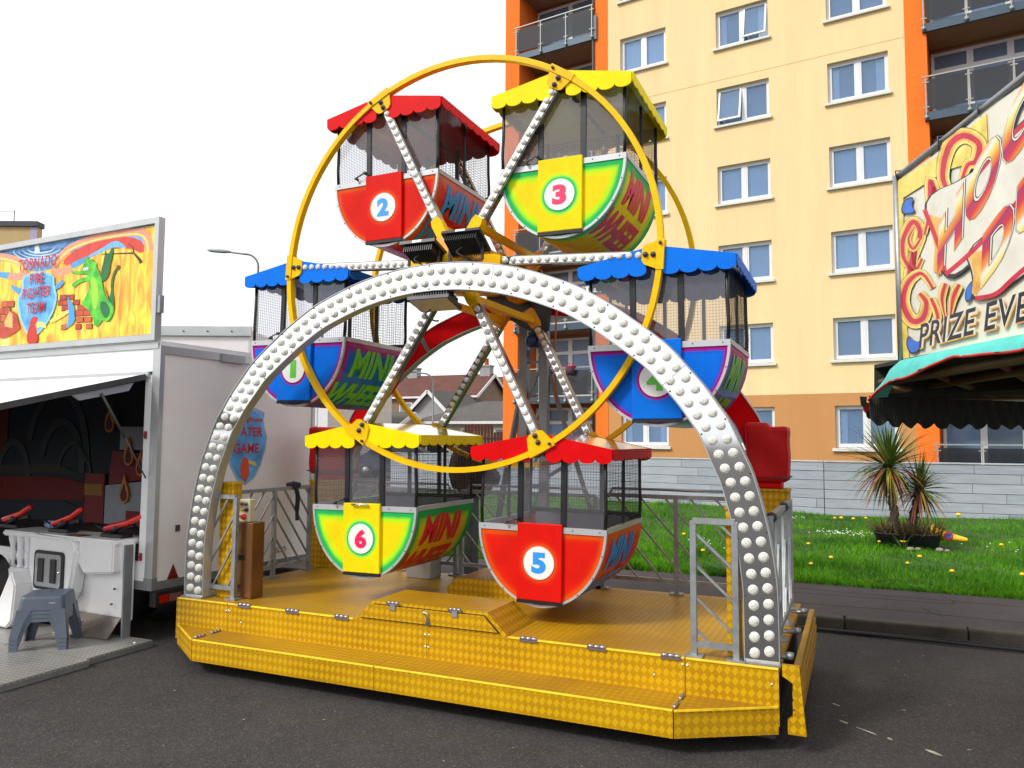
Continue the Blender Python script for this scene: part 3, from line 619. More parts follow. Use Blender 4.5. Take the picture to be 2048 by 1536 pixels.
def tarp_box(label, x0, x1, y0, y1, z0, z1):
    bm = bmesh.new(); bmesh.ops.create_cube(bm, size=1); bmesh.ops.subdivide_edges(bm, edges=bm.edges[:], cuts=11, use_grid_fill=True)
    for v in bm.verts:
        c = v.co; q = Vector([max(-.43, min(.43, k)) for k in c]); d = c-q
        if d.length > 1e-6: c = q+d.normalized()*.07
        w = .012*math.sin(c.z*9+c.x*5)+.008*math.sin(c.y*13+c.z*4)
        v.co = Vector((x0+(c.x*(1+w*2)+.5)*(x1-x0), y0+(c.y*(1+w*2)+.5)*(y1-y0), z0+(c.z+w*.4+.5)*(z1-z0)-.03*(c.x > 0)*(c.z > .3)))
    me = bpy.data.meshes.new('tarp_cover'); bm.to_mesh(me); bm.free(); me.materials.append(M_TARP)
    for p in me.polygons: p.use_smooth = True
    t = thing('tarp_covered_box', label, 'tarpaulin cover', ((x0+x1)/2, (y0+y1)/2, z0), 0, 'red covered boxes on the rear posts', True)
    link('cover', me, t); MB().cbox((x0+.05, y0+.04, z0-.05), (x1-.05, y1-.04, z0-.003), .01).build('base', M_RED, t)
    MB().tube([(x0-.004, y0-.004, z0+.03), (x1+.004, y0-.004, z0+.03), (x1+.004, y1+.004, z0+.03), (x0-.004, y1+.004, z0+.03)], .006, 5, closed=True).build('cord', M_DKGREY, t)
tarp_box('red tarpaulin covered box at right rear of ride, above yellow post', 1.76, 2.05, 1.55, 1.85, 1.31, 1.74)
tarp_box('red tarpaulin covered box at left rear of ride, beside white trailer', -2.25, -1.86, 1.62, 1.92, 1.27, 1.71)
def post(label, x0, x1, y0, y1, z0, z1):
    t = thing('deck_post', label, 'post', ((x0+x1)/2, (y0+y1)/2, z0), 0, 'yellow posts on the platform', True)
    MB().cbox((x0, y0, z0), (x1, y1, z1-.02), .005).build('shaft', M_TREAD, t); MB().cbox((x0-.006, y0-.006, z1-.02), (x1+.006, y1+.006, z1), .004).build('cap', M_TREAD, t)
post('thick yellow post under the right red tarpaulin box', 1.84, 2.05, 1.58, 1.77, ZD, 1.26)
post('thick yellow post under the left red tarpaulin box', -2.18, -1.92, 1.56, 1.75, ZD, 1.22)
post('slim yellow post behind the left mini gate and control cabinet', -1.89, -1.76, .15, .24, ZD, 1.27)
post('slim yellow post behind the right mini gate', 1.83, 1.90, .10, .19, ZD, 1.24)
tw = thing('rear_tower', 'grey steel lattice tower carrying the back of the wheel hub', 'tower', (.05, 1.66, ZD), 0, None, True)
for x in (-.035, .145):
    MB().box((x-.035, 1.60, ZD+.001), (x+.035, 1.67, 2.72)).build('leg', M_GREY, tw)
lt = MB()
for i in range(6): z = .55+i*.34; lt.bar((-.02, 1.635, z), (.13, 1.635, z+.34), .02); lt.bar((.13, 1.635, z), (-.02, 1.635, z), .02)
lt.build('lattice', M_GREY, tw)
MB().bar((.12, 1.64, 2.35), (.62, 1.95, .47), .045, .03).build('brace', M_GREY, tw); MB().bar((.0, 1.64, 2.35), (-.5, 1.95, .47), .045, .03).build('brace', M_GREY, tw); MB().bar((.16, 1.68, 1.3), (.37, 1.80, 1.45), .03).build('brace', M_STEEL, tw)
MB().prism([(-.36,2.74),(.10,2.47),(.22,2.50),(.26,2.95),(.1,3.0),(-.3,3.0)], 1.53, 1.56, XZ).build('shield_plate', M_DKGREY, tw)
mo = thing('drive_motor', 'dark blue electric motor hanging beside the rear tower', 'motor', (.10, 1.50, 2.33), 0, None, True)
MB().lathe([(0,1.40),(.035,1.40),(.05,1.42),(.05,1.52),(.04,1.53),(0,1.53)], (.11, 0, 2.40), 'y', 18).build('body', mat('dark blue motor paint', (.008,.025,.12), .35), mo)
MB().box((.085, 1.43, 2.452), (.135, 1.50, 2.475)).build('terminal_box', M_BLKPL, mo)
MB().tube([(.16,1.5,3.0),(.30,1.52,2.75),(.27,1.54,2.3),(.28,1.56,1.9)], .008, 6).build('cable', mat('orange cable', (.5,.12,.02), .5), mo)
# ---- gondolas: one set of meshes, three colour schemes
CA, CB, ZP = .44, .505, -.55          # half width, depth of the tub, rim height below the pivot
YF0, YB0 = .03, .905                  # front and back of the tub, from the pivot plane
def paint_nodes(name, main, band, glow, kind):
    m = bpy.data.materials.new(name); m.use_nodes = True; n, l = nodes(m); p = n['Principled BSDF']
    tc = n.new('ShaderNodeTexCoord'); s = n.new('ShaderNodeSeparateXYZ'); l.new(tc.outputs['Object'], s.inputs[0])
    X_, Y_, Z_ = s.outputs
    if kind == 'front':
        e = mnode(n, l, 'SQRT', mnode(n, l, 'ADD', mnode(n, l, 'POWER', mnode(n, l, 'DIVIDE', X_, CA), 2), mnode(n, l, 'POWER', mnode(n, l, 'DIVIDE', mnode(n, l, 'SUBTRACT', Z_, ZP), CB), 2)))
        d = mnode(n, l, 'MINIMUM', mnode(n, l, 'MULTIPLY', mnode(n, l, 'SUBTRACT', 1, e), .46), mnode(n, l, 'SUBTRACT', ZP-.022, Z_))
    elif kind == 'door':
        e = mnode(n, l, 'SQRT', mnode(n, l, 'ADD', mnode(n, l, 'POWER', X_, 2), mnode(n, l, 'POWER', mnode(n, l, 'SUBTRACT', Z_, -.772), 2))); d = mnode(n, l, 'SUBTRACT', e, .088)
    else:
        d = mnode(n, l, 'MINIMUM', mnode(n, l, 'MINIMUM', mnode(n, l, 'SUBTRACT', Y_, YF0), mnode(n, l, 'SUBTRACT', YB0, Y_)), mnode(n, l, 'SUBTRACT', ZP-.012, Z_))
    nz = n.new('ShaderNodeTexNoise'); nz.inputs['Scale'].default_value = 9; nz.inputs['Detail'].default_value = 4; l.new(tc.outputs['Object'], nz.inputs['Vector'])
    d = mnode(n, l, 'ADD', d, mnode(n, l, 'MULTIPLY', mnode(n, l, 'SUBTRACT', nz.outputs['Fac'], .5), .012))
    r = n.new('ShaderNodeValToRGB'); e = r.color_ramp.elements
    w = {'front': (.026, .046, .075), 'door': (.028, .042, .066), 'side': (.05, .085, .14)}[kind]
    if kind == 'front' and band[1] > .4: w = (.034, .060, .100)
    if kind == 'front' and band[2] > .15: w = (.024, .036, .055)
    if kind == 'door' and band == main: w = (.004, .012, .03)
    e[0].position = w[0]; e[0].color = (*band, 1); e[1].position = w[1]; e[1].color = (*glow, 1); k = e.new(w[2]); k.color = (*main, 1)
    l.new(d, r.inputs[0])
    wv = n.new('ShaderNodeTexNoise'); wv.inputs['Scale'].default_value = 3.5; wv.inputs['Detail'].default_value = 6; l.new(tc.outputs['Object'], wv.inputs['Vector'])
    vm = n.new('ShaderNodeMix'); vm.data_type = 'RGBA'; vm.blend_type = 'MULTIPLY'; vm.inputs[7].default_value = (.8,.8,.78,1)
    mr = n.new('ShaderNodeMapRange'); mr.inputs[1].default_value = .4; mr.inputs[2].default_value = .7; l.new(wv.outputs['Fac'], mr.inputs[0]); l.new(mr.outputs[0], vm.inputs[0]); l.new(r.outputs[0], vm.inputs[6])
    l.new(vm.outputs[2], p.inputs['Base Color']); p.inputs['Roughness'].default_value = .45; p.inputs['Specular IOR Level'].default_value = .10; p.inputs['Coat Weight'].default_value = 0 if kind != 'side' else .35; p.inputs['Coat Roughness'].default_value = .1
    return m
ROOFG = {'red': mat('red gloss roof', (.60,.002,.004), .12, 0, .1, 6, coat=.8), 'yellow': mat('lemon gloss roof', (.86,.66,.004), .12, 0, .1, 6, coat=.8), 'blue': mat('blue gloss roof', (.002,.15,.70), .12, 0, .1, 6, coat=.8)}
SCH = {
 'red': dict(roof=M_RED, front=paint_nodes('red tub paint', (.66,.010,.004), (.70,.08,.004), (.68,.02,.004), 'front'), door=paint_nodes('red door paint', (.66,.008,.004), (.70,.07,.01), (.68,.02,.004), 'door'), side=paint_nodes('red side paint', (.64,.010,.004), (.68,.08,.004), (.66,.02,.004), 'side'), num=(.02,.28,.80), let=(.02,.26,.74)),
 'yellow': dict(roof=M_YELC, front=paint_nodes('yellow tub paint', (.86,.66,.004), (.015,.46,.10), (.42,.84,.01), 'front'), door=paint_nodes('yellow door paint', (.86,.66,.004), (.02,.50,.14), (.40,.80,.02), 'door'), side=paint_nodes('yellow side paint', (.84,.60,.004), (.015,.40,.07), (.36,.70,.01), 'side'), num=(.80,.006,.10), let=(.66,.006,.03)),
 'blue': dict(roof=M_BLUE, front=paint_nodes('blue tub paint', (.002,.15,.74), (.36,.006,.22), (.012,.10,.68), 'front'), door=paint_nodes('blue door paint', (.002,.17,.76), (.36,.006,.22), (.01,.14,.70), 'door'), side=paint_nodes('blue side paint', (.004,.15,.62), (.36,.006,.20), (.012,.09,.60), 'side'), num=(.10,.52,.03), let=(.12,.50,.02)),
}
M_ACR = bpy.data.materials.new('scuffed acrylic'); M_ACR.use_nodes = True
n_, l_ = nodes(M_ACR); n_.remove(n_['Principled BSDF']); tr_ = n_.new('ShaderNodeBsdfTransparent'); tr_.inputs[0].default_value = (.92,.92,.94,1); df_ = n_.new('ShaderNodeBsdfDiffuse'); df_.inputs[0].default_value = (.5,.5,.55,1)
gl_ = n_.new('ShaderNodeBsdfGlossy'); gl_.inputs['Roughness'].default_value = .06; fr_ = n_.new('ShaderNodeFresnel'); fr_.inputs[0].default_value = 1.6; m1 = n_.new('ShaderNodeMixShader'); m1.inputs[0].default_value = .06; m2 = n_.new('ShaderNodeMixShader')
l_.new(tr_.outputs[0], m1.inputs[1]); l_.new(df_.outputs[0], m1.inputs[2]); gm_ = n_.new('ShaderNodeNewGeometry'); l_.new(mnode(n_, l_, 'MULTIPLY', mnode(n_, l_, 'MULTIPLY', fr_.outputs[0], 1.5), mnode(n_, l_, 'SUBTRACT', 1, gm_.outputs['Backfacing'])), m2.inputs[0]); l_.new(m1.outputs[0], m2.inputs[1]); l_.new(gl_.outputs[0], m2.inputs[2]); l_.new(m2.outputs[0], n_['Material Output'].inputs['Surface']); M_BENCH = mat('grey moulded bench', (.16,.17,.19), .6)
def ell(n=28, a=CA, b=CB, z=ZP): return [(a*math.cos(-math.pi*k/n), z+b*math.sin(-math.pi*k/n)) for k in range(n+1)]
def fascia_poly(x0, x1, top, zb, n, dep, gap=0):
    pts = [(x0, top(x0))]
    if x0 < 0 < x1 and not gap: pts.append((0, top(0)))
    pts.append((x1, top(x1))); w = (x1-x0)/n
    for i in range(n):
        xa = x1-w*i
        for k in range(0, 9): t = math.pi*k/8; pts.append((xa-w/2+w/2*math.cos(t)*.995, zb-dep*math.sin(t)))
    return pts
top = lambda x: .058-.096*abs(x)/.49
ME = {}
ME['tub_front'] = (MB().prism(ell(), YF0, YF0+.012, XZ))
ME['tub_back'] = (MB().prism(ell(), YB0-.012, YB0, XZ))
b = MB(); e = ell(40); b.smooth = True
b.add([(x, y, z) for x, z in e for y in (YF0+.012, YB0-.012)], [(2*i, 2*i+1, 2*i+3, 2*i+2) for i in range(40)]); ei = ell(40, CA-.012, CB-.012)
b.add([(x, y, z) for x, z in ei for y in (YF0+.012, YB0-.012)], [(2*i, 2*i+2, 2*i+3, 2*i+1) for i in range(40)]); ME['tub_shell'] = b
def trim_mb(y0, y1):
    b = MB(); e = ell(40, CA+.004, CB+.004); e2 = ell(40, CA-.012, CB-.012)
    vs = []
    for p, q in zip(e, e2): vs += [(p[0], y0, p[1]), (q[0], y0, q[1]), (q[0], y1, q[1]), (p[0], y1, p[1])]
    fs = [(0,1,2,3)]
    for i in range(40):
        for k in range(4): fs.append((4*i+k, 4*i+4+k, 4*i+4+(k+1) % 4, 4*i+(k+1) % 4))
    b.add(vs, fs); b.box((-CA-.004, y0-.001, ZP-.028), (-.157, y1, ZP+.010)); b.box((.157, y0-.001, ZP-.028), (CA+.004, y1, ZP+.010)); return b
ME['edge_trim'] = trim_mb(YF0-.006, YF0+.014)
b = MB(); b.box((CA-.014, YF0+.02, ZP-.018), (CA+.006, YB0, ZP+.014)); b.box((-CA-.006, YF0+.02, ZP-.018), (-CA+.014, YB0, ZP+.014)); b.box((-CA, YB0-.006, ZP-.02), (CA, YB0+.008, ZP+.014)); ME['rim_rail'] = b
ME['door'] = MB().cbox((-.155, YF0-.026, -1.012), (.155, YF0-.001, -.522), .005)
ME['door_strip'] = MB().box((-.155, YF0-.024, -1.034), (.155, YF0-.003, -1.013))
ME['roof'] = MB().add([(-.49,-.012,-.038),(0,-.012,.058),(.49,-.012,-.038),(.49,.965,-.038),(0,.965,.058),(-.49,.965,-.038),(-.49,-.012,-.050),(0,-.012,.046),(.49,-.012,-.050),(.49,.965,-.050),(0,.965,.046),(-.49,.965,-.050)], ((0,1,4,5),(1,2,3,4),(6,11,10,7),(7,10,9,8),(5,4,10,11),(4,3,9,10),(0,6,7,1),(1,7,8,2),(2,8,9,3),(0,5,11,6)))
for i, (x0, x1) in enumerate(((-.49, -.048), (.048, .49))): ME['front_fascia%d' % i] = MB().prism(fascia_poly(x0, x1, lambda x: top(x)+.002, -.098, 4, .030, 1), -.022, -.013, XZ)
ME['back_fascia'] = MB().prism(fascia_poly(-.49, .49, lambda x: top(x)+.002, -.098, 8, .030), .966, .975, XZ)
for sg in (-1, 1): ME['side_fascia%d' % sg] = MB().prism([(u+.476, v) for u, v in fascia_poly(-.488, .488, lambda x: -.036, -.088, 8, .022, 1)], sg*.491, sg*.499, YZ)
zt = -.06
def post_mb(x, y, w=.022): return MB().tube([(x*1.0, y, ZP+.01), (x*1.012, y, ZP+.12), (x*1.0, y, -.30), (x, y, zt+.005)], w*.55, 8)
POSTS = {'corner_post': [(-.428, .045), (.428, .045), (-.428, .89), (.428, .89)]}
b = MB()
MESHW = MB(); wr = .0008
def wires(b, f, u0, u1, v0, v1, st=.0215):
    k = 0
    def w(p, q): b.bar(f(*p), f(*q), wr*2, wr*2)
    u = u0
    while u <= u1: w((u, v0), (u, v1)); u += st
    v = v0
    while v <= v1: w((u0, v), (u1, v)); v += st
for sg in (-1, 1): wires(MESHW, lambda u, v: Vector((sg*(.438+.012*math.sin(max(0,(-.25-v))*9)*(v < -.25)), u, v)), .05, .885, ZP+.01, zt)
wires(MESHW, lambda u, v: Vector((u, .895, v)), -.42, .42, ZP+.01, zt)
ME['mesh_screen'] = MESHW
MULL = []
for x in (-.14, .14): MULL.append(MB().box((x-.012, .88, ZP+.05), (x+.012, .902, zt)))
for sg in (-1, 1):
    for y in (.47,): MULL.append(MB().box((sg*.425-.009, y-.008, ZP+.01), (sg*.425+.009, y+.008, zt)))
for i, q in enumerate(MULL): ME['mullion%d' % i] = q
ME['back_rail'] = MB().box((-.43, .88, ZP+.0), (.43, .9, ZP+.05))
ME['door_post'] = MB().box((-.018, .035, ZP-.02), (.018, .06, -.055))
b = MB(); b.box((-.36, .62, -.80), (.36, .88, -.74)); b.box((-.36, .83, -.80), (.36, .885, ZP+.02)); b.box((-.21, .06, -.985), (.21, .88, -.965)); ME['bench'] = b
b = MB(); b.tube([(0,-.0,0),(0,.5,0),(0,1.1,0)], .014, 10); b.box((-.30,.02,-.075), (.30,.04,-.055)); ME['hanger'] = b
b = MB(); b.tube([(-.235,-.0,ZP+.028),(-.20,-.004,ZP+.04),(-.165,-.002,ZP+.055)], .0055, 6).lathe([(0,-.008),(.012,-.008),(.012,.02),(0,.02)], (-.16,0,ZP+.055), 'y', 8).lathe([(0,-.008),(.009,-.008),(.009,.03),(0,.03)], (-.238,0,ZP+.022), 'y', 8); ME['latch'] = b
ME['disc'] = MB().prism(circle(.105, 36, (0,-.772)), YF0-.031, YF0-.0262, XZ)
PANES = [(-.424, -.172), (-.130, .130), (.172, .424)]
cache = {}
def cmesh(key, m):
    k = (key, m.name)
    if k not in cache: cache[k] = ME[key].mesh(key, m)
    return cache[k]
def curved_text(body, t0, t1, y0, y1, m, name, shear):
    # letters laid on the right-hand side of the tub; t runs down the curve
    V, Fc = text_geo(body, y1-y0, t1-t0, shear, .045, 1.0); me = bpy.data.meshes.new(name); me.from_pydata([(x, y, 0) for x, y in V], [], Fc)
    bm = bmesh.new(); bm.from_mesh(me)
    for i in range(1, 10): bmesh.ops.bisect_plane(bm, geom=bm.verts[:]+bm.edges[:]+bm.faces[:], plane_co=(0, (t1-t0)*i/10, 0), plane_no=(0, 1, 0))
    N = 200; arc = [(0, CA, ZP)]
    for k in range(1, N+1):
        a = math.pi/2*k/N; x, z = CA*math.cos(a), ZP-CB*math.sin(a); arc.append((arc[-1][0]+math.dist((x, z), arc[-1][1:]), x, z))
    for v in bm.verts:
        t = t1-v.co.y; k = min(range(N+1), key=lambda i: abs(arc[i][0]-t)); x, z = arc[k][1:]; nx, nz = x/CA**2, (z-ZP)/CB**2; L = math.hypot(nx, nz)
        v.co = Vector((x+nx/L*.003, y0+v.co.x, z+nz/L*.003))
    bm.to_mesh(me); bm.free(); me.materials.append(m); return me
GOND = [(1, 180, 'blue', '1'), (2, 120, 'red', '2'), (3, 60, 'yellow', '3'), (4, 0, 'blue', '4'), (5, -60, 'red', '5'), (6, -120, 'yellow', '6')]
LBL = {1: 'blue gondola numbered 1 with magenta edging, left of the wheel', 2: 'red gondola numbered 2 with blue number, upper left of the wheel', 3: 'yellow and green gondola numbered 3, at the top of the wheel', 4: 'blue gondola numbered 4 with green number, right of the wheel', 5: 'red gondola numbered 5 hanging low above the platform', 6: 'yellow and green gondola numbered 6 hanging low beside the control cabinet'}
LETM = {}
TB_M = MB().lathe([(0,-.003),(.0045,-.002),(.0045,0)], axis='y', n=6).mesh('bolt', M_DKGREY)
for num, deg, sch, ch in GOND:
    a = PH+R(deg); S = SCH[sch]; g = thing('gondola', LBL[num], 'gondola', (RP*math.cos(a), YF+.012, WZ+RP*math.sin(a)), 0, 'six gondolas of the small ferris wheel')
    def add(key, m, name=None): return link(name or key, cmesh(key, m), g)
    add('tub_front', S['front']); add('tub_back', S['side']); sh = add('tub_shell', S['side']); add('edge_trim', M_TRIM); add('rim_rail', M_TRIM)
    d = add('door', S['door']); link('door_strip', cmesh('door_strip', M_BLACK), d); dm = mat('white number disc', (.78,.78,.75), .4, 0, .05)
    link('number_disc', cmesh('disc', dm), d)
    nm = mat('number %s paint' % sch, S['num'], .4, 0, .06)
    w = {'1': .055, '4': .115}.get(ch, .10)
    text('number', ch, w, .135, lambda x, y, w=w: (x-w/2, YF0-.0325, -.772-.0675+y), nm, d, .0, .055)
    if num == 6: MB().tube([(-.07,YF0-.028,-.535),(-.07,YF0-.045,-.53),(.06,YF0-.045,-.53),(.06,YF0-.028,-.535)], .007, 6).build('handle', M_CHROME, d)
    rf = add('roof', ROOFG[sch]); add('front_fascia0', S['roof'], 'front_fascia'); add('front_fascia1', S['roof'], 'front_fascia'); add('back_fascia', S['roof']); add('side_fascia-1', S['roof'], 'side_fascia'); add('side_fascia1', S['roof'], 'side_fascia')
    for i, (x, y) in enumerate(POSTS['corner_post']):
        k = 'corner_post%d' % i
        if k not in ME: ME[k] = post_mb(x, y)
        add(k, M_BLACK, 'corner_post')
    for x in (-.151, .151): o = add('door_post', M_BLACK); o.location.x = x
    for i, (x0, x1) in enumerate(PANES):
        k = 'pane%d' % i
        if k not in ME: ME[k] = MB().box((x0, .042, ZP-.01 if i == 1 else ZP+.012), (x1, .046, -.058))
        add(k, M_ACR, 'pane')
    ms = add('mesh_screen', M_BLACK); ms['kind'] = 'stuff'
    [add('mullion%d' % i, M_BLACK, 'mullion') for i in range(4)]; add('back_rail', M_BLACK); add('bench', M_BENCH); add('hanger', M_DKGREY); add('latch', M_DKGREY)
    if sch not in LETM:
        lm = mat('%s side lettering' % sch, S['let'], .4, 0, .1); om = mat('letter outline', (.55,.42,.10), .45) if sch != 'red' else mat('letter outline red', (.45,.22,.10), .45)
        LETM[sch] = [curved_text('MINI', .060, .285, .17, .72, lm, 'lettering', .10), curved_text('WHEEL', .335, .575, .07, .79, lm, 'lettering', .10)]
    for me in LETM[sch]: link('lettering', me, sh)
    for k_ in range(1, 10):
        if abs(k_-5) < 2: continue
        an = -math.pi*k_/10; o = link('bolt', TB_M, g); o.location = ((CA-.004)*math.cos(an), YF0-.006, ZP+(CB-.004)*math.sin(an))
    for x in (-.40, -.22, .22, .40): o = link('bolt', TB_M, g); o.location = (x, YF0-.007, ZP-.008)
    g.rotation_euler.y = R({1: .6, 2: -.8, 3: .3, 4: -.3, 5: .5, 6: -.6}[num])
# ---- railings and gates
def rail_panel(name, label, P0, P1, z0, z1, nbars, lean, group, mm=M_STEEL, posts=2, mirror=False, double=False, rr=.016):
    P0, P1 = Vector((*P0, 0)), Vector((*P1, 0)); t = thing(name, label, 'railing' if name == 'railing' else 'gate', (P0.x, P0.y, ZD), math.atan2(P1.y-P0.y, P1.x-P0.x), group); L = (P1-P0).length
    za, zb = z0-ZD, z1-ZD
    for i in range(posts):
        x = L*i/(posts-1); MB().box((x-rr, -rr, .0), (x+rr, rr, zb)).box((x-.05, -.04, .001), (x+.05, .04, .012)).build('post', mm, t)
    MB().bar((0, 0, zb), (L, 0, zb), .036, .03).build('top_rail', mm, t); MB().bar((0, 0, za), (L, 0, za), .03).build('bottom_rail', mm, t)
    if double: MB().tube([(0.05, .0, zb-.02), (.08, 0, zb+.055), (L-.08, 0, zb+.055), (L-.05, 0, zb-.02)], .012, 6).build('hand_rail', mm, t)
    H = zb-za; mids = [(0, L)] if not mirror else [(0, L/2), (L/2, L)]
    for mi, (xa, xb) in enumerate(mids):
        dl = lean if mi == 0 else -lean; w = xb-xa; run = abs(dl)*H
        for i in range(nbars):
            s = -run+(w+run)*(i+.5)/nbars      # start at the bottom rail
            p0, p1 = [s, za], [s+run, zb]
            if p0[0] < 0: p0 = [0, za+(0-s)/run*H]
            if p1[0] > w: p1 = [w, za+(w-s)/run*H]
            if dl < 0: p0[0], p1[0] = w-p0[0], w-p1[0]
            MB().bar((xa+p0[0], 0, p0[1]), (xa+p1[0], 0, p1[1]), .013).build('slanted_bar', mm, t)
    return t
M_RAILD = mat('dull galvanised rail', (.30,.30,.30), .5, .6, .25, 12)
rail_panel('gate', 'small galvanised gate frame beside the left foot of the lamp arch', (-1.975,.12), (-1.70,.12), .50, 1.165, 5, .62, 'mini gates beside the arch feet', posts=2)
rail_panel('gate', 'small galvanised gate frame beside the right foot of the lamp arch', (1.66,.05), (1.885,.05), .49, 1.16, 5, -1.1, 'mini gates beside the arch feet', posts=2)
rail_panel('railing', 'left side railing with chevron bars in front of white trailer', (-2.06,.48), (-2.06,1.42), .51, 1.165, 7, .8, 'platform railings', M_RAILD, 3, True)
rail_panel('railing', 'back railing right of centre with slanted bars before the lawn', (.62,1.72), (1.80,1.72), .52, 1.165, 9, -.9, 'platform railings', M_RAILD, 3, False, True)
rail_panel('railing', 'back railing behind the lowest red gondola with slanted bars', (-.66,1.72), (.56,1.72), .52, 1.15, 9, -.9, 'platform railings', M_RAILD, 3, False, True)
rail_panel('railing', 'back railing behind gondola six, its bars slanting the other way', (-1.85,1.73), (-.72,1.73), .52, 1.15, 9, .9, 'platform railings', M_RAILD, 3, False, True)
rail_panel('railing', 'right side railing seen nearly edge on by the right arch foot', (2.06,.16), (2.06,1.52), .50, 1.18, 11, .5, 'platform railings', M_STEEL, 4, False, False)
st = thing('strap', 'dark webbing strap tied round the left side railing top', 'strap', (-2.06, 1.2, 1.17), 0, None, True)
MB().tube(spline([(-2.03,1.17,1.19),(-2.02,1.20,1.10),(-2.03,1.21,.98),(-2.02,1.20,.88)], 6), [.02]*13+[.016]*6, 6).tube([(-2.09,1.14,1.185),(-2.06,1.19,1.20),(-2.03,1.24,1.185)], .024, 8).build('webbing', mat('navy webbing', (.02,.02,.04), .8), st)
for y in (.20, 1.0): 
    tag(MB().lathe([(.024,-.05),(.029,-.04),(.029,.04),(.024,.05)], (2.06, y, 1.18), 'y', 12).build('rail_sleeve', M_RUBBER), 'black rubber sleeve on right side rail, ' + ('nearer the arch foot' if y < .5 else 'farther from the arch foot'), 'sleeve', 'rubber sleeves on the right rail')
# ---- control cabinet
M_BROWN = mat('bronze coloured cabinet steel', (.22,.10,.035), .3, .6, .2, 3, coat=.2)
cb = thing('control_cabinet', 'bronze steel control cabinet with push button box on top, left of platform', 'cabinet', (-1.68, .3, ZD), 0, None, True)
MB().cbox((-1.775, .17, ZD+.001), (-1.585, .30, .975), .006).build('body', M_BROWN, cb)
MB().box((-1.72, .164, .70), (-1.655, .1695, .735)).build('name_plate', M_BLKPL, cb)
MB().cbox((-1.75, .19, .976), (-1.635, .25, 1.145), .008).build('button_box', mat('cream button box', (.55,.50,.34), .5), cb)
for (x, z, c, r) in ((-1.705,1.11,(.5,.01,.01),.012),(-1.665,1.11,(.01,.16,.12),.012),(-1.70,1.068,(.6,.35,.01),.012),(-1.66,1.068,(.01,.01,.01),.014),(-1.685,1.015,(.62,.02,.01),.022),(-1.725,1.02,(.5,.3,.02),.01)):
    MB().lathe([(0,-.018),(r*.9,-.016),(r,-.008),(r,0)], (x, .189, z), 'y', 14).build('button', mat('button %.2f %.2f' % (x, z), c, .3), cb)
# steel box on deck behind gondola six
bx = thing('steel_box', 'plain grey steel box on deck behind gondola six', 'box', (-.93, 1.55, ZD), 0, None, True)
MB().cbox((-1.05, 1.45, ZD+.001), (-.81, 1.64, .80), .006).build('body', mat('grey cabinet steel', (.36,.35,.34), .4, .5, .12, 4), bx); MB().cbox((-1.055, 1.445, .80), (-.805, 1.645, .82), .004).build('lid', M_STEEL, bx)
# round dark drum on a pedestal behind the railing
dr = thing('cable_drum', 'large dark round cable drum on a pedestal behind gondola six', 'drum', (-.93, 2.45, .10), R(-24))
M_DRUM = mat('dark brown drum', (.035,.018,.012), .6, 0, .4, 6)
MB().lathe([(0,-.09),(.25,-.09),(.27,-.08),(.27,-.06),(.16,-.05),(.16,.05),(.27,.06),(.27,.08),(.25,.09),(0,.09)], (0,0,1.20), 'y', 36).build('reel', M_DRUM, dr)
MB().box((-.06,-.04,0), (.06,.04,.95)).box((-.2,-.15,0), (.2,.15,.04)).build('pedestal', M_DKGREY, dr)
for k in range(8):
    x = -.16+k*.045; MB().box((x, -.10, 1.2-.2+abs(k-3.5)*.03), (x+.02, -.0905, 1.2+.2-abs(k-3.5)*.03)).build('slat', mat('rust brown slat', (.10,.028,.014), .7), dr)
MB().lathe([(0,-.05),(.08,-.05),(.08,.05),(0,.05)], (.28,0,1.14), 'y', 16).build('roller', M_BLKPL, dr)
# ---- floodlights on the arch crown
def flood(label, c, tilt, rz=0, wdt=.27, flip=False):
    t = thing('floodlight', label, 'floodlight', c, rz, 'black floodlights at the arch crown')
    M = Matrix.Rotation(tilt, 4, 'X'); b = MB(); b.box((-wdt/2, -.10, -.012), (wdt/2, .10, .012), M)
    b.build('housing', M_BLKPL, t)
    b = MB(); 
    for k in range(14): x = -wdt/2+.03+k*(wdt-.06)/13; b.box((x-.003, -.08, -.06), (x+.003, .08, -.013), M)
    b.box((-wdt/2+.05, -.06, -.05), (wdt/2-.05, .06, -.013), M); b.build('heat_sink', M_BLKPL, t)
    MB().box((-wdt/2+.015, -.088, .0125), (wdt/2-.015, .088, .016), M).build('lens', mat('flood lens', (.5,.5,.45), .15), t)
    MB().box((-.035, -.1025, -.009), (.035, -.1005, .009), M).build('label_plate', M_WHITE, t)
    b = MB(); sgn = -1 if not flip else 1
    for sx in (-1, 1): b.box((sx*(wdt/2-.02)-.009, -.006, min(0, sgn*.13)), (sx*(wdt/2-.02)+.009, .006, max(0, sgn*.13)))
    b.bar((-wdt/2+.02,0,sgn*.13), (wdt/2-.02,0,sgn*.13), .02, .01); b.build('bracket', M_BLKPL, t)
    MB().tube(spline([(0,-.05,-.05),(-.02,-.09,-.09),(.04,-.08,-.13),(.03,0,-.12)], 5), .006, 6).build('lead', M_RUBBER, t)
flood('left of two black floodlights above the lamp arch crown', (-.145, .14, 2.885), R(-18)); flood('right of two black floodlights above the lamp arch crown', (.185, .12, 2.90), R(-32), 0, .28)
flood('black floodlight hanging below the lamp arch crown', (-.045, .12, 2.505), R(165), 0, .31, True)
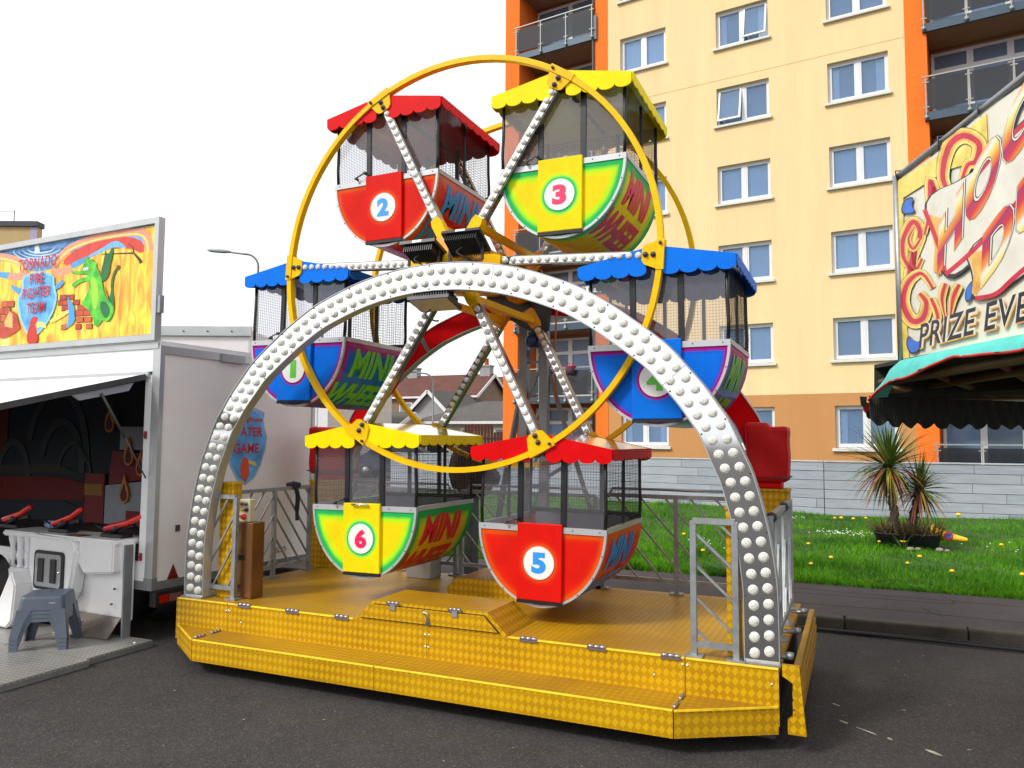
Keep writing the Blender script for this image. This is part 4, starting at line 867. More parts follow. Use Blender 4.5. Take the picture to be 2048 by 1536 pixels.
# ================================================================== WATER GAME TRAILER (left)
TRX = Vector((-2.56, .15, 0)); TRZ = R(-3)
tr = thing('game_trailer', 'white water game trailer with raised side flap and dark interior, left of ride', 'trailer', TRX, TRZ)
def twall(name, lo, hi, m, parent=None): return MB().box(lo, hi).build(name, m, parent or tr)
XL = -6.2
M_WALL2 = mat('white side wall', (.80,.77,.76), .5, 0, .05, 2, bump=.05, bscale=8)
twall('side_wall', (-.02, .02, .47), (0, 1.78, 2.27), M_WALL2); twall('top_rail', (-.05, 0, 2.27), (.012, 1.79, 2.335), M_ALU); twall('bottom_rail', (-.05, -.01, .405), (.012, 1.79, .47), M_GREY)
twall('end_trim', (-.03, 1.78, .41), (.014, 1.82, 2.335), M_ALU)
twall('corner_post', (-.075, -.012, .47), (.013, .03, 2.335), M_ALU); twall('corner_casting', (-.08, -.016, .405), (.016, .034, .50), M_GREY)
twall('jamb', (-.155, -.008, .62), (-.077, .02, 2.10), M_WHITE); twall('fascia_panel', (XL, -.006, 2.13), (-.077, .02, 2.31), M_WHITE)
twall('gutter_rail', (XL, -.03, 2.085), (-.10, .0, 2.128), M_ALU); twall('head_rail', (XL, -.02, 2.312), (-.01, .05, 2.36), M_ALU)
twall('sill_panel', (XL, -.006, .47), (-.077, .02, .62), M_WHITE); twall('front_rail', (XL, -.014, .405), (-.082, .02, .468), M_GREY)
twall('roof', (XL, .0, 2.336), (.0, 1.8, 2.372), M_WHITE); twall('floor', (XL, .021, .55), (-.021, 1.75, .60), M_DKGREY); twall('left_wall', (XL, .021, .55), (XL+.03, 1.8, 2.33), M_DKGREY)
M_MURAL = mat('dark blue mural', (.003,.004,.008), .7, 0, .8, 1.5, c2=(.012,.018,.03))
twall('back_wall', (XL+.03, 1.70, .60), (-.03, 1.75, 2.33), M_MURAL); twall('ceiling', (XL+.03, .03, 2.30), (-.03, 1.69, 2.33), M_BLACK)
# mural and targets on the back wall
yb = 1.695
def plate(poly, m, name, d=.012, y=yb, parent=tr): return MB().prism(poly, y-d, y, XZ).build(name, m, parent)
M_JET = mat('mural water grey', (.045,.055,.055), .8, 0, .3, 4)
for cx, cz, r, w in ((-3.9,1.30,.72,.11),(-3.8,1.18,.50,.10),(-3.55,1.05,.40,.05),(-4.75,1.05,.40,.09)):
    plate(thick_line([(cx+r*math.cos(t)*.8, cz+r*math.sin(t)*1.2) for t in [math.pi*k/14*.9 for k in range(15)]], w), M_JET, 'mural_jet', .008)
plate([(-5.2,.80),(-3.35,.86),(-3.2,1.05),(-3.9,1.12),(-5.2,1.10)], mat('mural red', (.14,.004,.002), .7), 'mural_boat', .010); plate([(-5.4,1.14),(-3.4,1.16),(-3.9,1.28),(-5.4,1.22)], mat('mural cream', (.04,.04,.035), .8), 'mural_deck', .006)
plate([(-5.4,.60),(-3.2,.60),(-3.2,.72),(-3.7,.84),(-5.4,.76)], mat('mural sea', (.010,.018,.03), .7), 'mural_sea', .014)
plate([(-5.5,1.45),(-4.9,1.4),(-4.9,2.0),(-5.5,2.1)], mat('mural fire', (.12,.02,.005), .7), 'mural_fire', .007)
yr = yb-.03
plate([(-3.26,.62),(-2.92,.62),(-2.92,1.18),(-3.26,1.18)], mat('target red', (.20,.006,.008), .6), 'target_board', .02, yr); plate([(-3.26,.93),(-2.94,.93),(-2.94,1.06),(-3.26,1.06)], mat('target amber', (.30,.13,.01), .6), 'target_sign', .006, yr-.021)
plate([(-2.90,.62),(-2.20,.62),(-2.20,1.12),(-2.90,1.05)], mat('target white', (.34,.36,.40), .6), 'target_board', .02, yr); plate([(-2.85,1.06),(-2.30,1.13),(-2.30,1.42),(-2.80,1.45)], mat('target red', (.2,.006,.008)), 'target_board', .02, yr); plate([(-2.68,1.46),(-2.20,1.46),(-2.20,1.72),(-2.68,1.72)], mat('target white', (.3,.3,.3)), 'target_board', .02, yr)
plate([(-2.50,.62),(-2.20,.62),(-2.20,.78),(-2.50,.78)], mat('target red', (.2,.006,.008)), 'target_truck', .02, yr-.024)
def flame(cx, cz, s):
    f = [(0,1.5),(-.18,1.0),(-.45,.5),(-.5,.0),(-.35,-.4),(0,-.55),(.35,-.4),(.5,0),(.42,.45),(.15,.9)]
    o = MB().prism([(cx+x*s, cz+z*s) for x, z in f], yr-.05, yr-.03, XZ).build('flame_target', mat('flame orange', (.62,.20,.01), .5), tr); MB().prism([(cx+x*s*.62, cz+z*s*.6-.01) for x, z in f], yr-.056, yr-.0505, XZ).build('flame_core', mat('flame core', (.10,.01,.01), .6), o)
for c in ((-2.54,.95,.16),(-2.49,1.37,.16),(-2.84,1.74,.16),(-2.29,1.25,.14)): flame(*c)
# raised flap and its strut
fl = MB(); fl.add([(XL,-.032,2.10),(-.13,-.032,2.10),(-.13,-1.55,1.71),(XL,-1.55,1.71),(XL,-.032,2.07),(-.13,-.032,2.07),(-.13,-1.55,1.68),(XL,-1.55,1.68)], ((0,1,2,3),(7,6,5,4),(0,4,5,1),(1,5,6,2),(2,6,7,3),(3,7,4,0)))
flo = fl.build('side_flap', M_WHITE, tr); MB().bar((-.125,-.035,2.085), (-.125,-1.55,1.695), .012, .045).build('edge_strip', M_DKGREY, flo)
MB().prism([(-.12,2.03),(-.62,1.905),(-.56,1.87),(-.16,1.965)], -.17, -.15, lambda u, v, h: Vector((h, u, v))).build('strut_bracket', M_ALU, flo)
MB().tube([(-.14,-.40,1.93),(-.12,-.20,1.60)], .011, 8).tube([(-.12,-.20,1.60),(-.095,-.02,1.28)], .006, 8).build('gas_strut', M_DKGREY, tr)
for z in (1.62, .66): MB().box((-.13,-.024,z-.03), (-.112,-.009,z+.03)).box((-.14,-.028,z-.008), (-.10,-.0245,z+.008)).build('catch', mat('dull red catch', (.25,.02,.02), .6), tr)
# reflector, tail light, side lettering and shield
MB().prism([(.118,.43),(.262,.43),(.19,.585)], .001, .008, lambda u, v, h: Vector((h, u, v-.0))).build('reflector', mat('dark red reflector', (.16,.004,.006), .2, 0, .1), tr)
MB().cbox((-.05, .02, .27), (.02, .34, .40), .008).build('light_housing', M_BLKPL, tr)
for y0, y1, c in ((.06,.14,(.5,.004,.004)), (.15,.27,(.22,.10,.09))): MB().box((.0205, y0, .30), (.026, y1, .36)).build('tail_light', mat('tail lens %.2f' % y0, c, .15), tr)
MB().box((.0005, .20, .845), (.008, .24, .895)).build('key_lock', M_DKGREY, tr)
MB().box((.012,.60,2.262), (.03,.86,2.33)).build('roof_latch', M_STEEL, tr); MB().tube([(.02,1.0,2.37),(.02,1.15,2.375),(.02,1.25,2.37)], .014, 8).build('roof_cleat', mat('brown cleat', (.18,.05,.03), .6), tr)
YZt = lambda x: (lambda u, v, h=0: Vector((x+h, u, v)))
def shield_poly(c, w, h):
    cx, cz = c; L = [(0,.5),(-.2,.49),(-.42,.44),(-.40,.34),(-.44,.22),(-.5,.12),(-.46,-.05),(-.36,-.25),(-.2,-.42),(0,-.5)]
    return [(cx+x*w, cz+z*h) for x, z in L] + [(cx-x*w, cz+z*h) for x, z in L[-2:0:-1]]
M_SHBL = mat('shield blue', (.05,.26,.62), .35, 0, .35, 5, c2=(.12,.42,.78)); M_SHED = mat('shield edge', (.25,.45,.70), .35); M_TXR = mat('sign red paint', (.50,.008,.012), .5)
shd = MB().prism(shield_poly((.93,1.53), .50, .70), .001, .004, YZ).build('shield_sticker', M_SHED, tr); MB().prism(shield_poly((.93,1.53), .455, .64), .0041, .006, YZ).build('shield_field', M_SHBL, shd)
for s, w, h, z in (('Fire fighters', .36, .06, 1.735), ('WATER', .38, .085, 1.615), ('GAME', .30, .09, 1.465)):
    text('lettering', s, w, h, lambda u, v, w=w, z=z: (.0075, .93-w/2+u, z+v), M_TXR, shd, 0, .022)
MB().prism([(.93,1.20),(.87,1.27),(.86,1.34),(.89,1.42),(.93,1.44),(.96,1.38),(.97,1.28)], .0062, .008, YZ).build('bird_shape', mat('bird orange red', (.6,.08,.02), .5), shd); MB().prism([(.955,1.40),(1.04,1.385),(1.06,1.34),(1.0,1.36),(.965,1.37)], .0062, .008, YZ).build('beak_shape', mat('bird beak', (.75,.5,.1), .5), shd)
text('lettering', 'SCO', .13, .05, lambda u, v: (.003, 1.33+u, .53+v), M_BLKPL, tr, .2)
tyre = MB()
for y in (.55, 1.25): tyre = MB().lathe([(.10,-.09),(.2,-.1),(.29,-.08),(.30,0),(.29,.08),(.2,.1),(.10,.09)], (-.9, y, .30), 'y', 28).build('tyre', M_RUBBER, tr)
twall('chassis', (XL, .3, .30), (-.25, 1.5, .40), M_DKGREY); twall('skirt', (XL, .85, .02), (-.3, .88, .42), M_BLACK)
# ---- picture sign on the roof
sg = thing('picture_sign', 'painted roof sign with green dragon and TORNADO FIRE FIGHTER TEAM shield', 'sign', tuple(Matrix.Rotation(TRZ, 4, 'Z') @ Vector((0, -.02, 0)) + TRX + Vector((0, 0, 2.375))), TRZ)
SX0, SX1, SH = -5.0, -.02, 1.0
b = MB(); frame(b, SX0, SX1, 0, SH, .048, -.03, .03); b.build('frame', M_ALU, sg); MB().box((SX0+.05,-.004,.05), (SX1-.05,.02,SH-.05)).build('backing', M_GREY, sg)
MB().box((SX1, -.02, .22), (SX1+.035, .02, .36)).build('clasp', M_STEEL, sg)
def firemat():
    m = bpy.data.materials.new('painted flames'); m.use_nodes = True; n, l = nodes(m); p = n['Principled BSDF']; tc = n.new('ShaderNodeTexCoord')
    mp = n.new('ShaderNodeMapping'); mp.inputs['Scale'].default_value = (5, 1, 1.3); l.new(tc.outputs['Object'], mp.inputs[0])
    nz = n.new('ShaderNodeTexNoise'); nz.inputs['Scale'].default_value = 1.7; nz.inputs['Detail'].default_value = 5; nz.inputs['Distortion'].default_value = 1.6; l.new(mp.outputs[0], nz.inputs['Vector'])
    r = n.new('ShaderNodeValToRGB'); e = r.color_ramp.elements; e[0].position = .28; e[0].color = (.72,.16,.01,1); e[1].position = .72; e[1].color = (.85,.75,.25,1)
    for q, c in ((.42, (.80,.34,.03)), (.52, (.86,.52,.05)), (.6, (.86,.70,.03))): k = e.new(q); k.color = (*c, 1)
    l.new(nz.outputs['Fac'], r.inputs[0]); l.new(r.outputs[0], p.inputs['Base Color']); p.inputs['Roughness'].default_value = .35; return m
M_FIRE = firemat()
LAY = [0]
def art(poly, m, name, lift=None):
    LAY[0] += 1; y = -.005-.00014*LAY[0]
    return MB().prism(poly, y, y+.0001, XZ).build(name, m, sg)
def pt2(x, y):      # sign pixel of the photo crop (1877 wide, 5.69x) to the sign plane
    px, py = x/5.688, y/5.688+430; k = (px-313)/(0-313); zt_ = 441+(482-441)*k; zb_ = 680+(693-680)*k
    return (-.045-2.14*k-.04*k*(1-k), 1.0*(zb_-py)/(zb_-zt_))
def A(*xy): return [pt2(x, y) for x, y in (chaikin(list(xy), 1) if len(xy) > 5 else xy)]
art([(SX0+.055,.055),(SX1-.055,.055),(SX1-.055,SH-.055),(SX0+.055,SH-.055)], M_FIRE, 'flame_ground')
cbl = mat('painted sky blue', (.10,.36,.74), .35, 0, .2, 6, c2=(.25,.5,.8)); cwh = mat('painted swirl white', (.55,.72,.85), .35)
art([(SX0+.055,SH-.055)] + A((0,345),(0,400),(150,480),(270,560),(420,600),(560,600),(660,560),(720,430),(900,300),(1200,215),(1560,175),(1690,260),(1715,380)) + [(SX1-.055,SH-.055)], cbl, 'painted_sky')
for rx, ry, w in ((360,150,14),(300,120,10),(240,90,12),(170,60,16)):
    art([pt2(x, y) for x, y in thick_line([(500+rx*math.cos(t), 330+ry*math.sin(t)) for t in [.1+2.9*k/16 for k in range(17)]], [w*(.3+.7*math.sin(math.pi*k/16)) for k in range(17)])], cwh, 'painted_swirl')
art(A((420,310),(470,300),(490,380),(430,400)), mat('painted pale', (.7,.82,.9), .4), 'painted_swirl')
cred = mat('painted red smoke', (.66,.05,.03), .4, 0, .3, 8); cpk = mat('painted hose pink', (.72,.30,.18), .35, 0, .12, 8); cyl = mat('painted hose stripe', (.86,.70,.14), .35)
art(A((760,520),(830,420),(1000,330),(1250,260),(1500,250),(1640,330),(1640,470),(1500,380),(1200,390),(1000,470),(860,560)), cred, 'painted_smoke')
hose = spline([(870,570),(760,620),(690,590),(710,490),(850,350),(1100,260),(1400,215),(1580,215),(1660,280),(1690,420)], 6)
art([pt2(*p) for p in thick_line(hose, 82)], cpk, 'painted_hose'); art([pt2(*p) for p in thick_line([(x-6, y+22) for x, y in hose[18:]], 20)], cyl, 'painted_hose_stripe')
h2 = spline([(-300,420),(-100,410),(120,440),(260,500),(300,600),(250,650),(100,640)], 6); art([pt2(*p) for p in thick_line(h2, 80)], cpk, 'painted_hose'); art([pt2(*p) for p in thick_line([(x-8, y+20) for x, y in h2[:22]], 20)], cyl, 'painted_hose_stripe')
cnz = mat('painted nozzle blue', (.06,.32,.66), .35, 0, .2, 9)
art(A((865,520),(1030,460),(1080,440),(1090,470),(1050,500),(880,600)), cnz, 'painted_nozzle'); art(A((1050,450),(1200,370),(1330,290),(1400,310),(1480,400),(1400,370),(1300,370),(1090,470)), mat('painted water', (.16,.45,.80), .35, 0, .3, 25), 'painted_water'); art(A((-60,590),(120,600),(90,670),(-60,640)), cnz, 'painted_nozzle')
art([pt2(*p) for p in thick_line([(1200,438),(1400,440),(1540,445),(1600,520),(1620,560)], [8,14,20,30,34])], mat('painted branch', (.06,.03,.02), .5), 'painted_branch'); art([pt2(*p) for p in thick_line([(1540,450),(1530,380),(1480,335)], [14,10,5])], MATS['painted branch'], 'painted_branch')
M_BRK = [mat('painted brick %d' % i, c, .4, 0, .2, 14) for i, c in enumerate(((.50,.06,.015),(.58,.10,.02),(.42,.04,.012)))]; cdk = mat('painted mortar', (.05,.012,.008), .5)
def brickpatch(rows):
    for (y, h, xs, w) in rows:
        for x in xs: art(A((x-4,y-4),(x+w+4,y-6),(x+w+4,y+h+3),(x-4,y+h+5)), cdk, 'painted_mortar'); art(A((x,y),(x+w-3,y-2),(x+w-3,y+h-3),(x,y+h)), random.choice(M_BRK), 'painted_brick')
brickpatch([(880,50,(760,848),76),(940,52,(745,800,915),72),(1000,52,(790,970),110),(1060,56,(950,1042),90),(1140,50,(970,1060),70),(1215,50,(800,960,1080),60),(930,60,(45,118),88),(1010,62,(0,85),80),(1095,62,(-30,50),80),(1180,60,(20,100),70)])
cgr = [mat('dragon green', (.015,.36,.02), .35, 0, .35, 9, c2=(.10,.55,.02)), mat('dragon dark green', (.008,.14,.03), .4, 0, .3, 9), mat('dragon light green', (.32,.62,.03), .35)]
art(A((1235,760),(1280,840),(1330,1000),(1365,1080),(1340,1180),(1300,1200),(1260,1180),(1300,1100),(1290,1000),(1330,880),(1320,760),(1345,640),(1385,590),(1370,575),(1415,570),(1395,635),(1385,610),(1350,700),(1345,850),(1365,960),(1370,1080)), cgr[1], 'dragon_tail')
art(A((1215,620),(1240,500),(1250,380),(1270,470),(1335,345),(1330,470),(1310,560),(1300,680),(1260,740),(1215,740)), cgr[1], 'dragon_wing')
art(A((1040,450),(1075,500),(1120,480),(1130,520),(1165,530),(1160,580),(1200,640),(1230,740),(1245,830),(1280,930),(1360,1020),(1370,1090),(1340,1160),(1290,1200),(1250,1170),(1215,1240),(1170,1250),(1150,1150),(1100,1060),(1000,980),(1050,930),(1090,830),(1080,720),(960,760),(930,810),(890,770),(930,730),(1020,690),(1060,690),(1090,660),(960,650),(875,630),(885,610),(1000,625),(1010,560),(1030,520)), cgr[0], 'dragon_body')
art(A((1100,700),(1150,690),(1190,790),(1200,960),(1170,1080),(1130,980),(1120,850)), cgr[2], 'dragon_belly'); art(A((1225,960),(1290,980),(1340,1080),(1300,1170),(1250,1120),(1220,1040)), cgr[1], 'dragon_thigh')
art(circle(.016, 12, pt2(1035,600)), M_WHITE, 'dragon_eye'); art(circle(.016, 12, pt2(1062,595)), M_WHITE, 'dragon_eye'); art(circle(.006, 8, pt2(1036,608)), M_BLKPL, 'dragon_pupil'); art(circle(.006, 8, pt2(1060,605)), M_BLKPL, 'dragon_pupil')
art(A((660,1150),(800,1090),(870,1040),(890,1070),(820,1120),(670,1200)), cyl, 'axe_handle'); art(A((850,890),(900,960),(945,1020),(940,1080),(960,1180),(850,1270),(880,1150),(870,1000)), cnz, 'axe_head')
art(A((155,740),(240,770),(300,800),(280,860),(180,800)), cnz, 'axe_tip'); art(A((700,780),(790,700),(810,740),(770,790),(710,820)), cnz, 'axe_tip')
shp = [(300,690),(320,640),(500,600),(690,640),(700,780),(740,890),(715,1040),(640,1190),(540,1300),(500,1330),(400,1320),(300,1150),(250,960),(250,890),(310,800)]
art(A(*shp), mat('shield rim', (.22,.55,.80), .3), 'shield_rim'); art([pt2(495+(x-495)*.89, 960+(y-960)*.93) for x, y in shp], M_SHBL, 'shield_field')
art(A((20,1290),(100,1180),(110,1080),(180,1030),(250,1060),(290,1200),(310,1240),(130,1340),(40,1340)), mat('helmet red', (.45,.04,.015), .35, 0, .3, 9), 'helmet'); art(A((100,1160),(160,1040),(200,1080),(210,1230),(110,1210)), mat('helmet badge', (.75,.42,.12), .35), 'helmet_badge')
art(A((410,1240),(430,1150),(470,1100),(530,1120),(500,1190),(520,1300),(540,1370),(500,1420),(420,1420),(390,1350)), mat('bird red', (.52,.02,.008), .35, 0, .25, 9), 'bird_shape'); art(A((500,1180),(560,1165),(620,1200),(630,1250),(570,1220),(500,1240)), cyl, 'beak_shape')
for s, x0, y0, x1, y1 in (('TORNADO', 262, 600, 728, 470), ('FIRE', 412, 752, 580, 665), ('FIGHTER', 328, 918, 668, 832), ('TEAM', 390, 1080, 606, 1000)):
    p, q = pt2(x0, y0), pt2(x1, y1); w = q[0]-p[0]; p2 = pt2(x1, y0-(x1-x0)*.14); sl = (p2[1]-p[1])/w
    text('lettering', s, w, .095 if s != 'TORNADO' else .105, lambda u, v, p=p, sl=sl: (p[0]+u, -.0275, p[1]+v+u*sl*.35), M_TXR, sg, 0, .012)
# ---- moulded water gun counter in front of the opening
ct = thing('game_counter', 'white moulded plastic water gun counter with coin panel under the flap', 'counter', tuple(Matrix.Rotation(TRZ, 4, 'Z') @ Vector((-1.0, -.15, 0)) + TRX), TRZ)
o_ = Vector((1.0, .15, 0))
def C(b, name, m, parent=ct): b.v = [tuple(Vector(v)+o_) for v in b.v]; return b.build(name, m, parent)
def cprism(poly, y0, y1): return MB().prism(poly, y0, y1, XZ)
def soft(b, w=.012):
    me = b.mesh('x', M_WHITEPL); bm = bmesh.new(); bm.from_mesh(me); bmesh.ops.remove_doubles(bm, verts=bm.verts, dist=1e-5); bmesh.ops.bevel(bm, geom=[e for e in bm.edges if e.calc_face_angle(0) > .5], offset=w, segments=3, affect='EDGES')
    bm.verts.index_update(); r = MB(); r.smooth = False; r.add([v.co for v in bm.verts], [[v.index for v in f.verts] for f in bm.faces]); bm.free(); bpy.data.meshes.remove(me); return r
def hexa(x0, x1, z0, z1, yf, yt, yk):  # block whose front leans from yf (bottom) to yt (top)
    return MB().add([(x0,yf,z0),(x1,yf,z0),(x1,yk,z0),(x0,yk,z0),(x0,yt,z1),(x1,yt,z1),(x1,yk,z1),(x0,yk,z1)], ((0,3,2,1),(4,5,6,7),(0,1,5,4),(1,2,6,5),(2,3,7,6),(3,0,4,7)))
C(soft(hexa(-1.55,-.17,.16,.78,-.10,-.14,-.02)), 'back_body', M_WHITEPL)
C(soft(MB().prism([(-.62,.78),(-.62,.60),(-.55,.52),(-.20,.55),(-.20,.80)], -.20, -.11, XZ)), 'right_shoulder', M_WHITEPL)
C(soft(MB().prism([(-1.20,.80),(-1.20,.52),(-1.13,.33),(-1.06,.27),(-.72,.28),(-.66,.36),(-.62,.52),(-.60,.70),(-.66,.78)], -.24, -.11, XZ), .02), 'coin_housing', M_WHITEPL)
C(soft(hexa(-1.62,-1.22,.30,.50,-.26,-.22,-.1)), 'left_shelf', M_WHITEPL); C(soft(hexa(-1.66,-.19,.755,.80,-.19,-.19,.12)), 'counter_top', M_WHITEPL)
for x in (-1.565, -1.455, -1.345): C(MB().lathe([(.03,.50),(.018,.53),(.034,.60),(.018,.66),(.034,.73),(.034,.76)], (x, -.15, 0), 'z', 12), 'baluster', M_WHITEPL)
C(MB().box((-1.64,-.10,.50), (-1.25,-.09,.76)), 'baluster_backing', mat('purple grey shade', (.16,.14,.26), .6))
def rrect(x0, x1, z0, z1, r, n=5):
    o = []
    for cx, cz, a in ((x1-r,z1-r,0),(x0+r,z1-r,90),(x0+r,z0+r,180),(x1-r,z0+r,270)):
        for k in range(n+1): t = R(a+90*k/n); o.append((cx+r*math.cos(t), cz+r*math.sin(t)))
    return o
C(cprism(rrect(-1.10,-.72,.37,.68,.04), -.252, -.241), 'coin_panel_frame', M_BLKPL); cp = C(cprism(rrect(-1.075,-.745,.395,.655,.025), -.258, -.2525), 'coin_panel', mat('brushed panel', (.42,.42,.43), .35, .7, .1, 20))
for x in (-1.03, -.87): C(MB().cbox((x,-.268,.43), (x+.07,-.2585,.62), .003), 'coin_slot', M_BLKPL)
C(MB().lathe([(0,-.27),(.012,-.268),(.012,-.258)], (-.765,0,.52), 'y', 10), 'lock', M_CHROME)
C(MB().box((-.86,-.175,.801), (-.66,-.06,.804)), 'sticker', mat('dark sticker', (.03,.03,.05), .3)); C(MB().box((-.80,-.15,.8041), (-.72,-.09,.805)), 'sticker_print', mat('sticker flame', (.6,.15,.02), .4))
# red hose reel bottom left
C(MB().lathe([(.02,-.35),(.20,-.35),(.205,-.34)]+[(.19+.012*(k % 2),-.335+k*.01) for k in range(14)]+[(.205,-.19),(.02,-.19)], (-1.72,0,.34), 'y', 28), 'hose_reel', mat('red hose', (.50,.02,.008), .4)); C(MB().lathe([(.20,-.37),(.27,-.37),(.275,-.35),(.275,-.20),(.2,-.20)], (-1.72,0,.33), 'y', 28, R(-80), R(95)), 'reel_guard', M_BLKPL)
C(soft(MB().prism([(-1.50,.06),(-1.22,.06),(-1.16,.12),(-1.13,.40),(-1.20,.52),(-1.44,.10),(-1.50,.10)], -.38, -.16, XZ)), 'reel_cowl', M_WHITEPL)
C(soft(hexa(-2.3,-1.48,.055,.10,-.40,-.38,-.12)), 'plinth', M_WHITEPL)
C(MB().add([(-.75,-.30,.06),(-.20,-.22,.06),(-.20,-.11,.20),(-.75,-.12,.20)], [(0,1,2,3)]).add([(-.75,-.30,.05),(-.20,-.22,.05),(-.20,-.11,.19),(-.75,-.12,.19)], [(3,2,1,0)]), 'kick_plate', mat('worn ramp plate', (.24,.20,.17), .5, .5, .3, 8, bump=.3, bscale=60)); C(MB().box((-.168,-.13,.052), (-.15,-.06,.76)), 'side_frame', M_GREY)
C(MB().box((-.70,-.241,.15), (-.55,-.1405,.155)), 'seam', M_TRIM)
for x, z in ((-.25,.42),(-.28,.30)): C(MB().lathe([(0,-.145),(.008,-.144),(.008,-.13)], (x,0,z), 'y', 8), 'screw', M_DKGREY)
M_GUN = mat('glossy red plastic', (.62,.012,.006), .2, 0, .06, 6, coat=.5)
def gun(label, x, dx, dz):
    t = thing('water_gun', label, 'water gun', tuple(Matrix.Rotation(TRZ, 4, 'Z') @ Vector((x, -.04, .80)) + TRX), TRZ, 'red water guns on the counter')
    MB().tube([(-.10,-.02,.06),(-.085,-.02,.068),(dx*.5,.02,.06+dz*.5),(dx-.02,.05,.05+dz),(dx,.05,.055+dz)], [.02,.027,.027,.026,.02], 12).build('barrel', M_GUN, t)
    MB().cbox((-.12,-.05,.0), (.14,.06,.03), .008).tube([(-.05,0,.03),(.04,0,.09)], .03, 8).build('mount', M_BLKPL, t); MB().tube([(-.10,0,.04),(-.22,-.02,.09)], .008, 6).build('lever', M_BLKPL, t); MB().bar((.0,.02,.07), (.16,.05,.10), .03, .025).build('grip', M_BLKPL, t)
gun('red water gun at the right end of the white counter', -.40, .26, .12); gun('red water gun in the middle of the white counter, beside a bottle', -1.08, .18, .14); gun('red water gun at the left picture edge on the white counter', -1.78, .18, .13)
wb = thing('water_bottle', 'clear plastic water bottle with blue label lying on counter', 'bottle', tuple(Matrix.Rotation(TRZ, 4, 'Z') @ Vector((-1.22, .0, .85)) + TRX), TRZ)
MB().lathe([(0,-.12),(.034,-.115),(.036,-.06),(.036,-.05)], (0,0,0), 'x', 16).lathe([(.036,.06),(.03,.09),(.014,.115),(.014,.13)], (0,0,0), 'x', 16).build('body', mat('clear bottle plastic', (.45,.62,.85), .1, trans=.5), wb); MB().lathe([(.0365,-.05),(.037,-.045),(.037,.055),(.0365,.06)], (0,0,0), 'x', 16).build('wrapper', mat('blue bottle label', (.02,.22,.75), .35), wb); MB().lathe([(.015,.125),(.016,.127),(.016,.145),(0,.145)], (0,0,0), 'x', 12).build('cap', mat('dark blue cap', (.01,.02,.3), .4), wb)
# ---- aluminium floor plates and stools
M_ALTR = mat('checker aluminium floor', (.34,.33,.31), .4, .5, .15, 5)
n_, l_ = nodes(M_ALTR); tc_ = n_.new('ShaderNodeTexCoord'); s3 = n_.new('ShaderNodeSeparateXYZ'); l_.new(tc_.outputs['Object'], s3.inputs[0])
k_ = 1/.04; fa_ = mnode(n_, l_, 'SINE', mnode(n_, l_, 'MULTIPLY', mnode(n_, l_, 'ADD', s3.outputs[0], s3.outputs[1]), math.pi*k_)); fb_ = mnode(n_, l_, 'SINE', mnode(n_, l_, 'MULTIPLY', mnode(n_, l_, 'SUBTRACT', s3.outputs[0], s3.outputs[1]), math.pi*k_))
dot = mnode(n_, l_, 'GREATER_THAN', mnode(n_, l_, 'MULTIPLY', fa_, fb_), .35); bp_ = n_.new('ShaderNodeBump'); bp_.inputs['Distance'].default_value = .004; bp_.inputs['Strength'].default_value = .8; l_.new(dot, bp_.inputs['Height']); l_.new(bp_.outputs[0], n_['Principled BSDF'].inputs['Normal'])
mz = n_.new('ShaderNodeMix'); mz.data_type = 'RGBA'; src_ = n_['Principled BSDF'].inputs['Base Color'].links[0].from_socket; l_.new(mnode(n_, l_, 'MULTIPLY', dot, .6), mz.inputs[0]); l_.new(src_, mz.inputs[6]); mz.inputs[7].default_value = (.62,.61,.58,1); l_.new(mz.outputs[2], n_['Principled BSDF'].inputs['Base Color'])
for i, (x0, x1, y0, y1) in enumerate(((-3.35,-2.47,-.46,.10), (-5.6,-2.43,-1.10,-.47), (-5.6,-3.36,-.46,.10))):
    t = thing('floor_plate', ('aluminium checker floor plate under the grey stools', 'aluminium checker floor plate nearest the camera at left edge', 'aluminium checker floor plate below the hose reel')[i], 'floor plate', ((x0+x1)/2, (y0+y1)/2, 0), 0, 'floor plates before the trailer', True)
    MB().box((x0, y0, .036), (x1, y1, .05)).build('tread', M_ALTR, t)
    MB().box((x0+.0, y0, .002), (x1, y0+.03, .0355)).build('edge', M_GREY, t); MB().box((x1-.03, y0+.031, .002), (x1, y1, .0355)).build('edge', M_GREY, t)
M_STOOL = mat('grey blue stool plastic', (.075,.095,.13), .4, 0, .08, 8)
